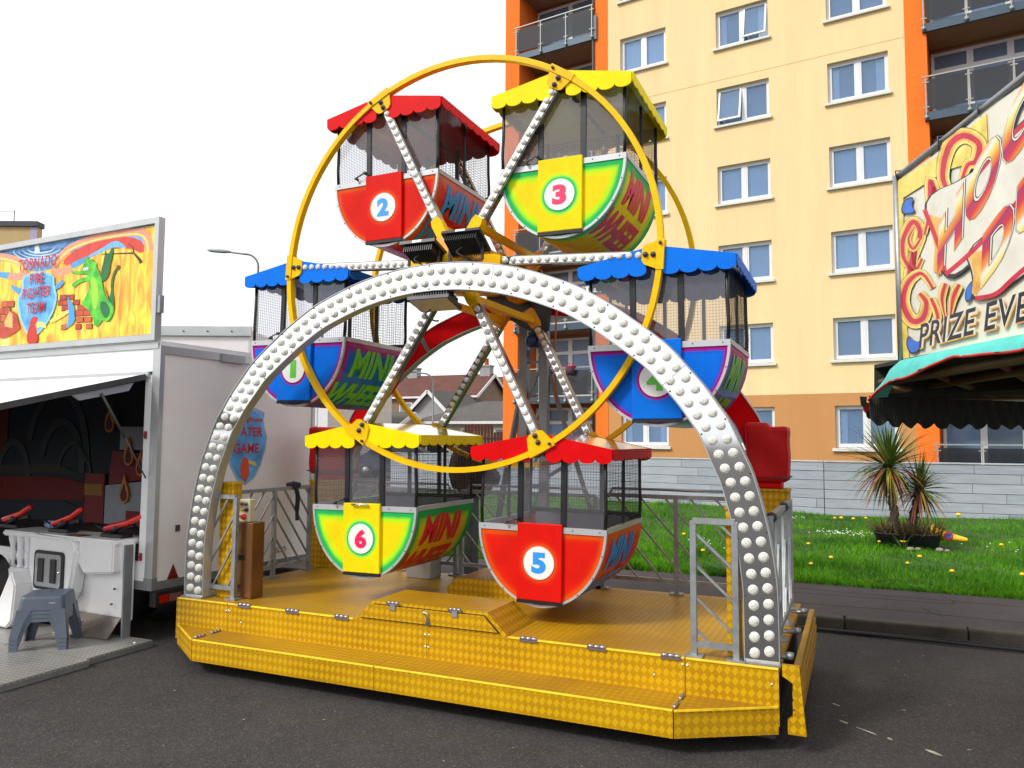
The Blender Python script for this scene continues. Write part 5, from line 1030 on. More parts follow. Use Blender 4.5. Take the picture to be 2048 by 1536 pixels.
def stool_geo():
    top_ = MB(); a, bq = .145, .19; H = .30
    sh_ = MB(); prof_ = [(H, .135), (H-.012, .148), (.16, .162)]
    def ring_(z, h, n=6):
        return [(x, y, z) for x, y in rrect(-h, h, -h, h, .035, n)]
    rs = [ring_(z, h) for z, h in ((H-.0, .128), (H, .136), (H-.008, .144), (H-.03, .147), (.20, .158))]; N = len(rs[0]); top_.smooth = True
    top_.add([p for r_ in rs for p in r_], [tuple(range(N))] + [(i*N+k, i*N+(k+1) % N, (i+1)*N+(k+1) % N, (i+1)*N+k) for i in range(len(rs)-1) for k in range(N)])
    legs = []
    for sx in (-1, 1):
        for sy in (-1, 1):
            l = MB(); z0_, z1_ = 0, .205
            o0 = [(sx*.19, sy*.19), (sx*.135, sy*.19), (sx*.135, sy*.18), (sx*.18, sy*.18), (sx*.18, sy*.135), (sx*.19, sy*.135)]; o1 = [(sx*.158, sy*.158), (sx*.06, sy*.158), (sx*.06, sy*.148), (sx*.148, sy*.148), (sx*.148, sy*.06), (sx*.158, sy*.06)]
            om = [(a_*.35+b_*.65, c_*.35+d_*.65) for (a_, c_), (b_, d_) in zip(o0, o1)]; om = [(sx*.169, sy*.169), (sx*.10, sy*.169), (sx*.10, sy*.159), (sx*.159, sy*.159), (sx*.159, sy*.10), (sx*.169, sy*.10)]
            V = [(x, y, z0_) for x, y in o0]+[(x, y, .13) for x, y in om]+[(x, y, z1_) for x, y in o1]
            l.add(V, [(5,4,3,2,1,0), (12,13,14,15,16,17)]+[(j*6+k, j*6+(k+1) % 6, (j+1)*6+(k+1) % 6, (j+1)*6+k) for j in range(2) for k in range(6)]); legs.append(l.mesh('leg', M_STOOL))
    return top_.mesh('seat', M_STOOL), legs
ST_TOP, ST_LEGS = stool_geo()
for i in range(4):
    t = thing('stool', ['lowest grey plastic stool of the nested stack', 'second grey plastic stool from bottom of the nested stack', 'third grey plastic stool from bottom of the nested stack', 'topmost grey plastic stool of the nested stack'][i], 'stool', (-3.08, -.33, .05+i*.028), R(38), 'nested grey plastic stools')
    link('seat', ST_TOP, t)
    for l in ST_LEGS: link('leg', l, t)
    if i == 3: MB().box((.05,-.1505,.225), (.09,-.1465,.25)).build('price_sticker', M_WHITE, t)
# ================================================================== HOOK A DUCK STALL (right)
SR = -YAW; SO = Vector((2.5, -4.343, 0))
sl_ = thing('duck_stall', 'hook a duck stall canopy with turquoise edge and scalloped dark valance', 'stall', SO, SR)
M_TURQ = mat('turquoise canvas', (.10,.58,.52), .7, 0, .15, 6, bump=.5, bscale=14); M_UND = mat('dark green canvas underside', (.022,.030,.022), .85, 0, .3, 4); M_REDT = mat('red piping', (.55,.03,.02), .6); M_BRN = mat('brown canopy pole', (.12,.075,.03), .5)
rim = [(2.50,5.42,1.90),(2.505,5.30,1.955),(2.50,5.16,1.99),(2.50,4.95,2.012),(2.50,4.81,2.028),(2.495,4.6,2.062),(2.50,4.42,2.08),(2.49,4.1,2.075),(2.50,3.78,2.06),(2.49,3.4,2.075),(2.50,3.0,2.06),(2.50,2.4,2.06)]
rim = spline(rim, 4); tb = MB(); tb.smooth = True; vs = []
for i, (r, a, z) in enumerate(rim):
    zt2 = min(2.155, z+.19-.05*max(0, 5.4-a)*.8) if a > 4.6 else 2.155-.0*(a); e = max(0, min(1, (5.45-a)/.35)); wob = .012*math.sin(a*17)+.008*math.sin(a*41)
    for k in range(5): t = k/4; vs.append((2.63-(2.63-r)*math.sin(t*math.pi/2)**.8+wob*t, a, (z+(zt2-z)*e)+(z-(z+(zt2-z)*e))*(1-math.cos(t*math.pi/2))))
tb.add(vs, [(i*5+k, i*5+5+k, i*5+6+k, i*5+1+k) for i in range(len(rim)-1) for k in range(4)]); tb.build('canopy_edge', M_TURQ, sl_)
MB().tube([(r-.002, a, z-.006+.012*max(0, math.sin(a*9))**3) for r, a, z in rim], .009, 6).build('piping', M_REDT, sl_)
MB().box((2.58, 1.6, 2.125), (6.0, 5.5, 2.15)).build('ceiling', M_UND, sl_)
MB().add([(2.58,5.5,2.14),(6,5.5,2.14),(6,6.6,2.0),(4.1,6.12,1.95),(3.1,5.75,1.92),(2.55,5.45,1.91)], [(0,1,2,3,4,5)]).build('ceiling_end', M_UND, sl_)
far = spline([(2.50,5.42),(2.62,5.47),(2.8,5.56),(3.1,5.72),(3.7,5.92),(4.2,6.12),(5.2,6.5)], 10); Lf = arc_len(far); vb = MB(); vs = []; n = 160
for i in range(n+1):
    p = along(far, Lf, Lf[-1]*i/n*.9999); sc = .045*abs(math.sin(i/n*math.pi*17)); wv_ = .012*math.sin(i*.9)
    vs += [(p[0], p[1]+wv_, 1.925+.0*i), (p[0], p[1]-wv_, 1.765-.02*min(1, i/20)-sc)]
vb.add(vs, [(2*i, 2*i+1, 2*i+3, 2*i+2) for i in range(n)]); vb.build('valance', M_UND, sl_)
for i, (r, a, z) in enumerate(((2.47,5.44,1.90),(2.50,5.47,1.86),(2.53,5.49,1.82))):
    MB().prism([(-.05,0),(.05,0),(.035,-.06),(0,-.075),(-.035,-.06)], -.004, .004, lambda u, v, h, r=r, a=a, z=z: Vector((r+u*.6-h*.3, a+u*.3+h, z+v+.02))).build('valance_flap', M_REDT if i == 1 else M_UND, sl_)
for p, q in (((2.60,5.44,2.02),(2.62,1.7,2.05)), ((2.95,5.6,2.0),(2.95,1.7,2.06)), ((2.60,5.42,1.97),(5.4,6.3,1.99)), ((3.6,5.8,1.96),(2.62,4.9,2.06)), ((4.2,6.0,1.98),(2.62,4.2,2.06)), ((5.0,6.2,1.98),(2.62,3.4,2.06))): MB().tube([p, q], .028, 8).build('canopy_pole', M_BRN, sl_)
MB().cbox((3.95,1.8,0), (5.9,5.1,.9), .02).build('counter', mat('stall counter red', (.4,.02,.02), .5), sl_)
for x in (4.0, 5.85):
    for y in (1.85, 5.05): MB().box((x-.04,y-.04,.9), (x+.04,y+.04,2.125)).build('corner_post', M_STEEL, sl_)
# banner
bn = thing('stall_banner', 'stall banner lettered HOOK A DUCK and PRIZE EVERY TIME with coloured scrolls', 'banner', SO + Matrix.Rotation(SR, 3, 'Z') @ Vector((2.6, 5.13, 2.13)), SR)
def sz(px, py):
    a = 2.62*1550/(px-1024); return (5.20-a, 1.6+(887-py)/1550*a-2.13)
BP = lambda s, z, h=0: Vector((.0-h, -s, z))
bcv = mat('banner vinyl', (.76,.74,.62), .45, 0, .06, 3, bump=.2, bscale=4)
bb = MB(); bb.smooth = True; NS, NZ = 40, 16; vs = []
def btop(s): return 1.25+.055*s-(.028*abs(math.sin(s*3.2)))
for i in range(NS+1):
    s = 3.2*i/NS
    for j in range(NZ+1): z = btop(s)*j/NZ; vs.append(tuple(BP(s, z, .006*math.sin(s*5)*math.sin(z*3))))
bb.add(vs, [(i*(NZ+1)+j, (i+1)*(NZ+1)+j, (i+1)*(NZ+1)+j+1, i*(NZ+1)+j+1) for i in range(NS) for j in range(NZ)]); bb.build('sheet', bcv, bn)
BL = [0]
def bart(poly, m, name):
    BL[0] += 1; d = .009+.00016*BL[0]; return MB().prism(poly, d, d+.0001, BP).build(name, m, bn)
cY = mat('banner yellow', (.86,.62,.06), .4, 0, .25, 8, c2=(.86,.72,.2)); cO = mat('banner orange', (.78,.34,.04), .4, 0, .3, 8, c2=(.84,.5,.12)); cR = mat('banner red', (.60,.015,.05), .4, 0, .25, 9); cK = mat('banner ink', (.02,.018,.03), .4); cB = mat('banner blue', (.02,.16,.70), .35, 0, .4, 8); cW = mat('banner white', (.74,.72,.62), .4)
bart([(0,0),(.10,0),(.06,.5),(.09,btop(.1)-.06),(0,btop(0)-.01)], cY, 'yellow_edge'); bart([(0,btop(0)-.16),(0,btop(0)-.02),(.5,btop(.5)-.03),(1.0,btop(1)-.03),(1.0,btop(1)-.28),(.6,btop(.6)-.16)], cY, 'yellow_edge')
def scroll(pts, w, layers=True):
    q = spline(pts, 6); W_ = [w*(.45+.55*math.sin(math.pi*min(1, (k+3)/len(q)))) for k in range(len(q))]
    for m, f in ((cK, 1.16), (cY, 1.08), (cO, .74), (cR, .42)): bart([sz(*p) for p in thick_line(q, [x*f for x in W_])], m, 'scroll')
scroll([(1832,500),(1835,540),(1822,575),(1832,520),(1850,470),(1836,445),(1816,480),(1816,520),(1836,545),(1852,520)], 22)
scroll([(1850,480),(1835,500),(1826,480),(1840,455)], 12)
scroll([(1845,590),(1858,610),(1850,640),(1828,645),(1812,610),(1822,570),(1850,550),(1872,580)], 26)
scroll([(1868,600),(1880,640),(1866,680)], 16); scroll([(1925,572),(1912,600),(1905,640)], 18); scroll([(1898,570),(1890,600),(1895,640)], 16)
scroll([(1915,395),(1900,350),(1915,290),(1945,268),(1975,285),(1968,320),(1950,330),(1935,370)], 30)
scroll([(1890,400),(1875,360),(1872,420),(1860,470)], 20)
for pts in ([(1812,428),(1820,398),(1842,392),(1835,412),(1845,425),(1828,430)], [(1815,690),(1822,672),(1835,690),(1852,680),(1840,710),(1822,712)], [(1935,590),(1945,570),(1958,560),(1950,600),(1938,612)]):
    pts = chaikin(pts); bart([sz(*p) for p in pts], cK, 'drop'); c0 = (sum(p[0] for p in pts)/len(pts), sum(p[1] for p in pts)/len(pts)); bart([sz(c0[0]+(x-c0[0])*.84, c0[1]+(y-c0[1])*.84) for x, y in pts], cB, 'drop')
# ribbon scrolls behind the words
for pts in ([(1850,395),(1880,480),(1890,560),(1930,560),(2048,420),(2200,260),(2200,120),(2048,250),(1960,350)], [(1935,500),(1955,560),(1945,605),(1990,600),(2048,560),(2200,440),(2200,300),(2048,430)]):
    pts = chaikin(pts); bart([sz(*p) for p in pts], cK, 'ribbon'); c0 = (sum(p[0] for p in pts)/len(pts), sum(p[1] for p in pts)/len(pts)); bart([sz(c0[0]+(x-c0[0])*.965, c0[1]+(y-c0[1])*.95) for x, y in pts], cW, 'ribbon')
bart([sz(*p) for p in [(1868,430),(1905,440),(1900,520),(1890,552),(1875,545),(1880,500)]], cO, 'ribbon_end'); bart([sz(*p) for p in [(1945,510),(1985,500),(1980,560),(1960,595),(1950,590),(1956,550)]], cO, 'ribbon_end')
def blend():
    m = bpy.data.materials.new('lettering colour blend'); m.use_nodes = True; n, l = nodes(m); p = n['Principled BSDF']; tc = n.new('ShaderNodeTexCoord'); q = n.new('ShaderNodeSeparateXYZ'); l.new(tc.outputs['Object'], q.inputs[0])
    t = mnode(n, l, 'FRACT', mnode(n, l, 'MULTIPLY', mnode(n, l, 'ADD', q.outputs[2], mnode(n, l, 'MULTIPLY', q.outputs[1], .6)), 3.2)); r = n.new('ShaderNodeValToRGB'); e = r.color_ramp.elements
    e[0].position = 0; e[0].color = (.62,.02,.04,1); e[1].position = 1; e[1].color = (.30,.02,.12,1)
    for a_, c_ in ((.18,(.75,.30,.03)),(.34,(.86,.70,.20)),(.46,(.84,.80,.70)),(.58,(.80,.30,.04)),(.78,(.60,.012,.03))): k = e.new(a_); k.color = (*c_, 1)
    l.new(t, r.inputs[0]); l.new(r.outputs[0], p.inputs['Base Color']); p.inputs['Roughness'].default_value = .4; return m
cG = blend()
for pts in ([(1862,420),(1890,500),(1898,545)], [(1900,552),(1960,500),(2048,405),(2200,240)], [(1960,360),(2048,262),(2200,135)], [(1958,600),(2000,590),(2048,548),(2200,425)], [(1980,480),(2048,425),(2200,310)]): bart([sz(*p) for p in thick_line(spline(pts, 6), 9)], cR, 'ribbon_edge')
for body, s0, z0_, slp, w, h, sh_ in (('HOOK A', .47, .47, .60, 1.7, .31, .14), ('DUCK', .90, .31, .58, 1.2, .28, .14)):
    for m, grow, lift in ((cK, .080, 0), (cW, .071, 1), (cK, .052, 2), (cG, .042, 3)):
        BL[0] += 1; d = .0095+.00016*BL[0]
        text('lettering', body, w, h, lambda u, v, d=d, s0=s0, z0_=z0_, slp=slp: BP(s0+u, z0_+v+u*slp, d), m, bn, sh_, grow, 1.1)
for m, grow, dx in ((cO, .05, .008), (cW, .05, 0), (cK, .012, 0)):
    BL[0] += 1; d = .0095+.00016*BL[0]; text('lettering', 'PRIZE EVERY TIME', 1.95, .15, lambda u, v, d=d, dx=dx: BP(.24+u+dx, .065+v+u*.02-dx, d), m, bn, .22, grow, 1.08)
MB().tube([tuple(BP(0, -.06, .012)), tuple(BP(0, 1.27, .012))], .022, 8).build('side_pole', M_STEEL, bn)
MB().tube([tuple(BP(-.02, 1.26, .0)), tuple(BP(1.6, 1.26+.09, .0)), tuple(BP(3.2, 1.26+.18, 0))], .022, 8).build('top_pole', M_STEEL, bn)
for s in (.03, .55, .95): MB().tube([tuple(BP(s, btop(s)-.01, .02)), tuple(BP(s, 1.27+.056*s+.02, .03)), tuple(BP(s+.02, 1.27+.056*s+.02, -.03)), tuple(BP(s+.02, btop(s)-.01, -.01))], .006, 5).build('tie', M_DKGREY, bn)
# ================================================================== PALM, TUBS, CONE
M_LG = [mat('palm leaf green', (.035,.085,.012), .4, 0, .4, 5, c2=(.09,.15,.02)), mat('palm leaf yellowing', (.28,.20,.02), .5, 0, .4, 5), mat('palm leaf dry red', (.24,.06,.03), .6, 0, .4, 5)]
def leaf(b, c, d, L, droop, w):
    c = Vector(c); d = Vector(d).normalized(); sd_ = d.cross(Vector((0,0,1))); sd_ = sd_.normalized() if sd_.length > .01 else Vector((1,0,0)); vs = []; n = 6; p = c.copy(); dd = d.copy()
    for i in range(n+1):
        t = i/n; ww = w*(.55+.9*t if t < .4 else (1-t)*1.5+.02)*.5; vs += [p-sd_*ww+Vector((0,0,.15*ww)), p-Vector((0,0,ww*.25)), p+sd_*ww+Vector((0,0,.15*ww))]
        p = p+dd*(L/n); dd = (dd+Vector((0,0,-droop*(.35+t)))).normalized()
    b.add(vs, [(3*i+k, 3*i+3+k, 3*i+4+k, 3*i+1+k) for i in range(n) for k in range(2)])
pr_ = random.Random(21)
def palm(label, base, top_, L, n, tilt):
    t = thing('palm_tree', label, 'palm', base, 0, 'small palms on the lawn'); bx_, by_, bz_ = base; H = top_[2]-bz_; tx_, ty_ = top_[0]-bx_, top_[1]-by_
    tk = MB(); pts = []; rs = []
    for i in range(25): u = i/24; pts.append((tx_*u+.01*math.sin(i), ty_*u, H*u)); rs.append(.055-.015*u+.012*(i % 2))
    tk.tube(pts, rs, 9)
    for i in range(60):
        u = .15+.85*pr_.random(); a = pr_.random()*6.283; p = Vector((tx_*u, ty_*u, H*u)); leaf(tk, p, (math.cos(a), math.sin(a), .5), .09, .5, .03)
    tk.build('trunk', mat('palm bark', (.07,.045,.035), .9, 0, .4, 25, bump=.6), t)
    gr = [MB(), MB(), MB()]
    for i in range(n):
        el = pr_.uniform(-75, 85); a = pr_.random()*6.283; k = 0 if el > -5 else (1 if pr_.random() < .55 else 2)
        if el > -5 and pr_.random() < .22: k = 1
        if el < -30 and pr_.random() < .15: k = 0
        d = (math.cos(R(el))*math.cos(a)+tilt, math.cos(R(el))*math.sin(a), math.sin(R(el))); leaf(gr[k], (tx_, ty_, H-.02), d, L*pr_.uniform(.7, 1.1)*(1 if el > -40 else .9), .10+.12*pr_.random()+(.10 if el < 10 else 0), .032)
    for g_, m in zip(gr, M_LG): o = g_.build('leaves', m, t); o['kind'] = 'stuff'
palm('taller palm with big green crown and drooping dry leaves on the lawn', (2.97,7.5,.36), (2.90,7.5,1.28), .78, 260, 0); palm('shorter palm with thin reddish leaves beside the taller palm', (3.14,7.6,.36), (3.27,7.55,.98), .56, 150, .1)
M_TUB = mat('dark grey tub plastic', (.025,.028,.034), .5); M_DRY = mat('dry brown foliage', (.12,.075,.035), .8, 0, .5, 12, c2=(.16,.12,.05))
for i, (x, y, r) in enumerate(((2.93,7.45,.23), (3.27,7.5,.24))):
    t = thing('plant_tub', ('dark plastic plant tub at the foot of the taller palm', 'dark plastic plant tub at the foot of the shorter palm')[i], 'plant tub', (x, y, .18), 0, 'tubs under the palms')
    MB().lathe([(0,0),(r*.82,0),(r,.19),(r*1.06,.195),(r*1.06,.215),(r*.96,.215),(r*.95,.17),(0,.17)], n=28).build('tub', M_TUB, t)
    dv = MB()
    for k in range(420):
        a = pr_.random()*6.283; q = pr_.random()**.5*r*1.05; leaf(dv, (q*math.cos(a), q*math.sin(a), .15+.05*pr_.random()), (math.cos(a)*.6+pr_.gauss(0,.5), math.sin(a)*.6+pr_.gauss(0,.5), .9), pr_.uniform(.14,.36), .22, .013)
    o = dv.build('dry_foliage', M_DRY, t); o['kind'] = 'stuff'
cn = thing('parking_cone', 'yellow parking cone with round blue and red sign lying on lawn', 'cone', (3.40, 7.50, .30), R(-8))
cn.rotation_euler = (0, R(8), R(-8))
MB().lathe([(0,.40),(.018,.40),(.026,.385),(.028,.37),(.085,.0),(.08,0),(.0,.02)], (0,0,.09), 'x', 24).build('body', mat('yellow cone plastic', (.85,.52,.008), .4), cn); MB().cbox((-.03,-.12,-.03), (0,.12,.21), .02).build('base', mat('yellow cone plastic', (.85,.5,.01)), cn)
M_ = Matrix.Translation((.18,-.054,.105)) @ Matrix.Rotation(R(10), 4, 'Z') @ Matrix.Rotation(R(-8), 4, 'X')
for r, d, m in ((.055, .004, mat('sign red ring', (.55,.02,.03), .4)), (.038, .006, mat('sign blue', (.02,.12,.6), .4))): MB().prism(circle(r, 24), -d, -d+.003, lambda u, v, h: M_ @ Vector((u, h, v))).build('no_parking_disc', m, cn)
MB().bar(M_ @ Vector((-.03,-.0075,.03)), M_ @ Vector((.03,-.0075,-.03)), .003, .012).build('red_slash', MATS['sign red ring'], cn)
dfl = thing('daffodil', 'yellow daffodil clump with pale stones in front of the plant tubs', 'flower', (3.03, 7.05, gz(3.03, 7.05)))
MB().lathe([(0,.0),(.015,.01),(.03,.0),(.045,.012),(.02,-.01),(0,-.012)], (0,0,.12), n=10).build('bloom', M_DAND, dfl); ls = MB()
for k in range(14): leaf(ls, (0,0,0), (pr_.gauss(0,1), pr_.gauss(0,1), 1.2), .26, .25, .012)
ls.build('leaves', mat('daffodil leaf', (.10,.20,.05), .5), dfl)
for (x, y, r) in ((.08,-.03,.05),(.17,.02,.04),(.42,.06,.05),(.50,.02,.035)): MB().lathe([(0,-r*.5),(r*.8,-r*.3),(r,.0),(r*.7,r*.5),(0,r*.6)], (x,y,.03), n=9).build('stone', mat('pale stone', (.28,.24,.20), .9, 0, .3, 20), dfl)
# ================================================================== BACKGROUND
def along_cam(px, py, t): return CAM + (r2*((px-1024)/1550.42) + u2*(-(py-768)/1550.42) + fw)*t
M_RTILE = mat('red brown roof tiles', (.105,.036,.025), .85, 0, .35, 1.2, bump=.5, bscale=7, stretch=(1,1,5)); M_SLATE = mat('grey brown slates', (.085,.078,.072), .85, 0, .3, 1.5, bump=.5, bscale=7, stretch=(1,1,5)); M_HARL = mat('brown harling', (.24,.155,.11), .95, 0, .15, 2, bump=.3); M_GREYH = mat('grey harling', (.30,.30,.31), .95, 0, .12, 2, bump=.3); M_CRH = mat('cream harling', (.52,.47,.38), .95, 0, .12, 2); M_BRGE = mat('white bargeboard', (.7,.7,.72), .5)
def house(label, x0, x1, y0, y1, ze, zr, mw, mr_, along_x=True, wins=(), chims=(), over=.3, hip=False):
    t = thing('house', label, 'house', ((x0+x1)/2, (y0+y1)/2, 0), 0, 'houses beyond the road', True); w = MB(); xm, ym = (x0+x1)/2, (y0+y1)/2
    if along_x: pts = [(x0,y0,0),(x1,y0,0),(x1,y1,0),(x0,y1,0),(x0,y0,ze),(x1,y0,ze),(x1,y1,ze),(x0,y1,ze),(x0,ym,zr),(x1,ym,zr)]; fs = [(0,1,5,4),(2,3,7,6),(1,2,6,9,5),(3,0,4,8,7),(0,3,2,1)]
    else: pts = [(x0,y0,0),(x1,y0,0),(x1,y1,0),(x0,y1,0),(x0,y0,ze),(x1,y0,ze),(x1,y1,ze),(x0,y1,ze),(xm,y0,zr),(xm,y1,zr)]; fs = [(0,1,5,8,4),(2,3,7,9,6),(1,2,6,5),(3,0,4,7),(0,3,2,1)]
    if hip and along_x: pts[8] = (x0+2.2, ym, zr); pts[9] = (x1, ym, zr)
    w.add(pts, fs).build('wall', mw, t); o = over; k = (zr-ze)/((y1-y0)/2 if along_x else (x1-x0)/2); dz = k*o
    for sgn in (-1, 1):
        if along_x:
            ye = y0-o if sgn < 0 else y1+o; xa = x0 - (o if not hip else 0); rp_ = [(x0-o, ye, ze-dz+.06), (x1+o, ye, ze-dz+.06), (x1+o, ym, zr+.06), ((x0-o) if not hip else x0+2.2, ym, zr+.06)]
        else:
            xe = x0-o if sgn < 0 else x1+o; rp_ = [(xe, y0-o, ze-dz+.06), (xe, y1+o, ze-dz+.06), (xm, y1+o, zr+.06), (xm, y0-o, zr+.06)]
        b = MB(); b.add(rp_+[(x, y, z+.12) for x, y, z in rp_], [(0,1,2,3),(7,6,5,4),(0,4,5,1),(1,5,6,2),(2,6,7,3),(3,7,4,0)]); rf = b.build('roof', mr_, t)
        MB().bar(rp_[0], rp_[1], .10, .16).build('gutter', M_BRGE, rf)
        if not (hip and sgn < 0): MB().bar(Vector(rp_[1])+Vector((.02,-.02,0)) if along_x else Vector(rp_[0])+Vector((0,-.03,0)), Vector(rp_[2])+Vector((.02,-.02,0)) if along_x else Vector(rp_[3])+Vector((0,-.03,0)), .06, .22).build('bargeboard', M_BRGE, rf)
    if hip: MB().add([(x0-o,y0-o,ze-dz+.06),(x0-o,y1+o,ze-dz+.06),(x0+2.2,ym,zr+.06)], [(0,1,2)]).build('roof', mr_, t)
    for (face, c, z, ww, hh) in wins:
        if face == 'y': lo, hi = (c-ww/2, y0-.05, z), (c+ww/2, y0+.02, z+hh)
        else: lo, hi = (x1-.02, c-ww/2, z), (x1+.05, c+ww/2, z+hh)
        f_ = MB(); 
        if face == 'y': frame(f_, lo[0], hi[0], lo[2], hi[2], .09, lo[1], hi[1]); wo_ = f_.build('window', M_UPVC, t); MB().box((lo[0]+.08, y0-.02, z+.08), (hi[0]-.08, y0+.0, z+hh-.08)).build('pane', mat('far pane', (.20,.26,.30), .1), wo_)
        else: b = f_; b.box((x1-.02, lo[1], z), (x1+.05, lo[1]+.09, hi[2])); b.box((x1-.02, hi[1]-.09, z), (x1+.05, hi[1], hi[2])); b.box((x1-.02, lo[1]+.09, z), (x1+.05, hi[1]-.09, z+.09)); b.box((x1-.02, lo[1]+.09, hi[2]-.09), (x1+.05, hi[1]-.09, hi[2])); wo_ = b.build('window', M_UPVC, t); MB().box((x1+.0, lo[1]+.08, z+.08), (x1+.02, hi[1]-.08, hi[2]-.08)).build('pane', MATS['far pane'] if 'far pane' in MATS else mat('far pane', (.20,.26,.30), .1), wo_)
    for (x, y) in chims:
        c = MB().box((x-.45, y-.35, zr-.7), (x+.45, y+.35, zr+.75)).box((x-.52, y-.42, zr+.75), (x+.52, y+.42, zr+.87)).build('chimney', M_GREYH, t); MB().lathe([(.2,.0),(.17,.5),(.2,.55),(.14,.55)], (x, y, zr+.87), n=10).build('chimney_pot', mat('terracotta pot', (.42,.08,.03), .8), c)
    return t
house('brown two storey house with red brown roof and gable with chimney, behind grey roofed bungalow', -40, -24.32, 49.3, 55.0, 5.05, 6.75, M_HARL, M_RTILE, True, [('y',-25.6,3.5,2.0,1.05),('y',-28.4,3.5,1.3,1.05),('y',-30.6,3.5,1.2,1.05),('y',-33.2,3.5,1.2,1.05),('x',51.9,3.4,.9,1.1)], [(-24.8,52.15),(-31.6,52.15)])
house('low cream bungalow with grey slate hipped roof before the brown house', -20.6, -12, 34.9, 41.5, 2.62, 3.75, M_CRH, M_SLATE, True, [('y',-17.6,1.3,.9,.95),('y',-19.2,1.3,1.0,.95),('y',-15.5,1.3,.9,.95)], [], .35, True)
house('grey gable fronted house with white bargeboards, half hidden by gondola one', -25.9, -23.5, 42.8, 50, 3.75, 4.9, M_GREYH, M_SLATE, False, [], [])
house('white walled house with red roof farthest back beside the orange pillar', -32, -18, 66, 72, 5.4, 8.0, mat('white harling', (.62,.62,.62), .9), M_RTILE, True, [('y',-29.3,4.1,1.0,.9),('y',-29.3,2.2,1.0,.9)], [])
house('far red roofed terrace above the brown house roof line', -62, -36.4, 63, 69, 5.2, 7.75, M_HARL, M_RTILE, True, [], [])
house('white walled house seen under gondola one beside the trailer', -24.5, -20.2, 25.5, 31, 5.0, 6.2, mat('white harling', (.62,.62,.62)), M_SLATE, True, [('y',-21.2,2.2,.8,1.6)], [])
house('small cream cottage with slate roof under gondola one', -22.6, -20.9, 32.6, 35.5, 2.35, 3.0, M_CRH, M_SLATE, True, [('y',-21.5,1.2,.7,.8)], [], .3)
# brown timber fence
bf = thing('timber_fence', 'dark red brown timber fence before the bungalow', 'fence', (-14.1, 27.7, 0), math.atan2(.7, 1.56))
M_TIM = mat('red brown timber', (.085,.028,.020), .85, 0, .3, 6)
for i in range(34): o = MB().box((i*.15, -.012, .1), (i*.15+.138, .012, 1.95+.05*(i % 3)/3+(.35 if i < 9 else 0))).build('plank', M_TIM, bf)
MB().box((0,.013,1.6), (5.1,.06,1.7)).build('rail', M_TIM, bf)
# street lamps
def lamp(label, base, H, arm, L):
    t = thing('street_lamp', label, 'street lamp', base, 0, 'street lamps'); ax = Vector(arm).normalized()
    pts = [(0,0,0),(0,0,H*.45),(0,0,H*.45+.02),(0,0,H-.5)]; rs = [.075,.075,.05,.045]
    for k in range(1, 7): a = math.pi/2*k/6; p = ax*.5*(1-math.cos(a))+Vector((0,0,H-.5+.5*math.sin(a))); pts.append(tuple(p)); rs.append(.042)
    pts.append(tuple(ax*L+Vector((0,0,H+.08)))); rs.append(.035); MB().tube(pts, rs, 8).build('pole', mat('lamp column steel', (.20,.22,.23), .5, .5, .1), t)
    b = MB(); b.tube([tuple(ax*(L-.1)+Vector((0,0,H+.08))), tuple(ax*(L+.15)+Vector((0,0,H+.10))), tuple(ax*(L+.65)+Vector((0,0,H+.14))), tuple(ax*(L+.8)+Vector((0,0,H+.15)))], [.045,.08,.075,.03], 8); b.build('lantern', mat('lamp lantern grey', (.30,.33,.33), .4), t)
rtv = (rt.x, rt.y, 0)
pb = along_cam(513, 650, 30); lamp('tall street lamp rising above the trailer roof', (pb.x, pb.y, 0), 8.75, tuple(-rt), 1.2)
pb = along_cam(866, 800, 40); lamp('street lamp standing before the brown house', (pb.x, pb.y, 0), 5.0, tuple(-rt), 1.0)
# pale tower block at the top left
pc = along_cam(75, 437, 62); tb_ = thing('tower_block', 'sandy tower block corner above the roof sign at far left', 'building', (pc.x, pc.y, 0), SR)
MB().box((-16,0,0), (0,.7,18.35)).build('wall', mat('sandy render', (.50,.36,.17), .9, 0, .08, 1.5), tb_); MB().box((-16.2,-.2,18.35), (.12,.8,18.75)).build('parapet', mat('dark parapet', (.04,.045,.06), .6), tb_); MB().box((-.5,-.03,0), (.03,.0,18.3)).build('corner_strip', mat('lilac corner strip', (.42,.36,.50), .8), tb_)
wr_ = MB()
for x in (-2.0, -6): wr_.bar((x,0.2,18.8), (x,.2,19.7), .05)
wr_.bar((-16,.2,19.6), (-2,.2,19.6), .03); wr_.build('guard_rail', M_DKGREY, tb_)
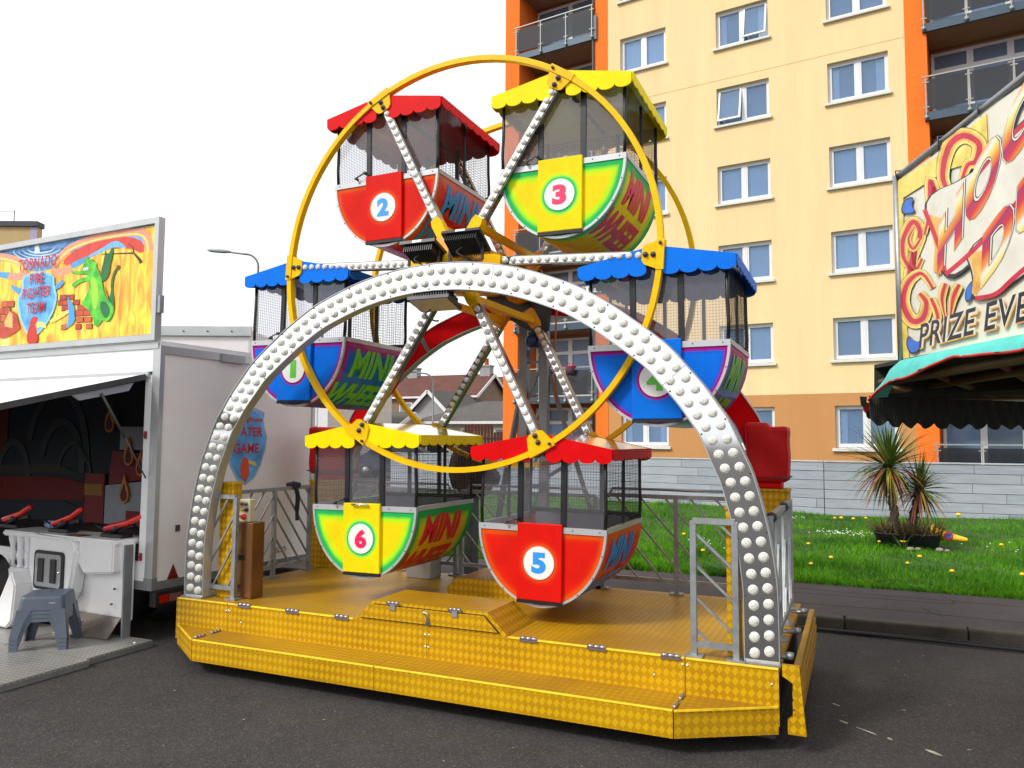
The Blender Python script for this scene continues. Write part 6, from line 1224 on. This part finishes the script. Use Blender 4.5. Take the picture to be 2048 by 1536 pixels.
# white box lorry behind the trailer
wt = thing('box_lorry', 'white box lorry body behind the game trailer', 'lorry', SO, SR)
MB().cbox((-9.0, 10.6, .95), (-3.6, 13.0, 3.10), .03).build('box_body', M_WALL2, wt); b = MB(); b.box((-9.02,10.56,3.0), (-3.58,10.6,3.13)); b.build('roof_rail', M_ALU, wt); MB().box((-8.8,10.9,.55), (-3.8,12.7,.94)).build('chassis', M_DKGREY, wt)
for x in (-4.6, -7.8): MB().lathe([(.15,-.14),(.38,-.14),(.42,-.1),(.42,.1),(.38,.14),(.15,.14)], (x, 10.9, .42), 'y', 24).build('tyre', M_RUBBER, wt)
rv = MB()
for k in range(16): rv.lathe([(0,-.006),(.012,-.004),(.012,0)], (-8.8+k*.33, 10.555, 3.06), 'y', 6)
o = rv.build('rivets', M_DKGREY, wt); o['kind'] = 'stuff'
# parked cars far off
def car(label, loc, rz, c):
    t = thing('parked_car', label, 'car', loc, rz, 'cars parked by the timber fence'); P_ = [(-2.05,.30),(-2.08,.62),(-1.95,.86),(-1.45,.92),(-.85,1.38),(.55,1.42),(1.25,.95),(1.95,.80),(2.08,.55),(2.05,.30)]
    m = mat('car paint '+label[:8], c, .25, .3, .05, coat=.6); me = MB().prism(P_, -.85, .85, XZ).mesh('body', m); bm = bmesh.new(); bm.from_mesh(me); bmesh.ops.bevel(bm, geom=bm.edges[:], offset=.06, segments=2, affect='EDGES'); bm.to_mesh(me); bm.free(); bo = link('body', me, t)
    for sy in (-1, 1):
        for poly in ([(-1.25,.95),(-.78,1.30),(-.2,1.33),(-.2,.95)], [(-.12,.95),(-.12,1.33),(.48,1.34),(1.0,.97)]): MB().prism(poly, sy*.851, sy*.862, XZ).build('side_window', mat('car glass', (.02,.025,.03), .08), bo)
        for x in (-1.3, 1.3):
            w = MB().lathe([(.18,-.1),(.29,-.1),(.31,-.07),(.31,.07),(.29,.1),(.18,.1)], (x, sy*.80, .31), 'y', 20).build('wheel', M_RUBBER, t); MB().lathe([(0,-.09),(.18,-.08),(.18,.08),(0,.09)], (x, sy*.80, .31), 'y', 16).build('rim', M_STEEL, w)
        MB().box((2.03, sy*.6-.15, .58), (2.09, sy*.6+.15, .70)).build('headlight', mat('headlight', (.7,.7,.7), .1), bo); MB().box((-2.09, sy*.65-.12, .64), (-2.04, sy*.65+.12, .80)).build('tail_light', mat('car tail light', (.4,.01,.01), .2), bo)
    MB().add([(1.20,-.70,.985),(1.20,.70,.985),(.62,.64,1.40),(.62,-.64,1.40)], [(0,1,2,3)]).build('windscreen', MATS['car glass'], bo)
car('silver car parked in front of the timber fence', (-11.6, 25.5, 0), R(24), (.42,.45,.48)); car('white car parked at the end of the bungalow', (-17.0, 29.5, 0), R(30), (.7,.7,.7)); car('dark blue car parked left of the silver car', (-15.2, 24.0, 0), R(20), (.03,.05,.09))
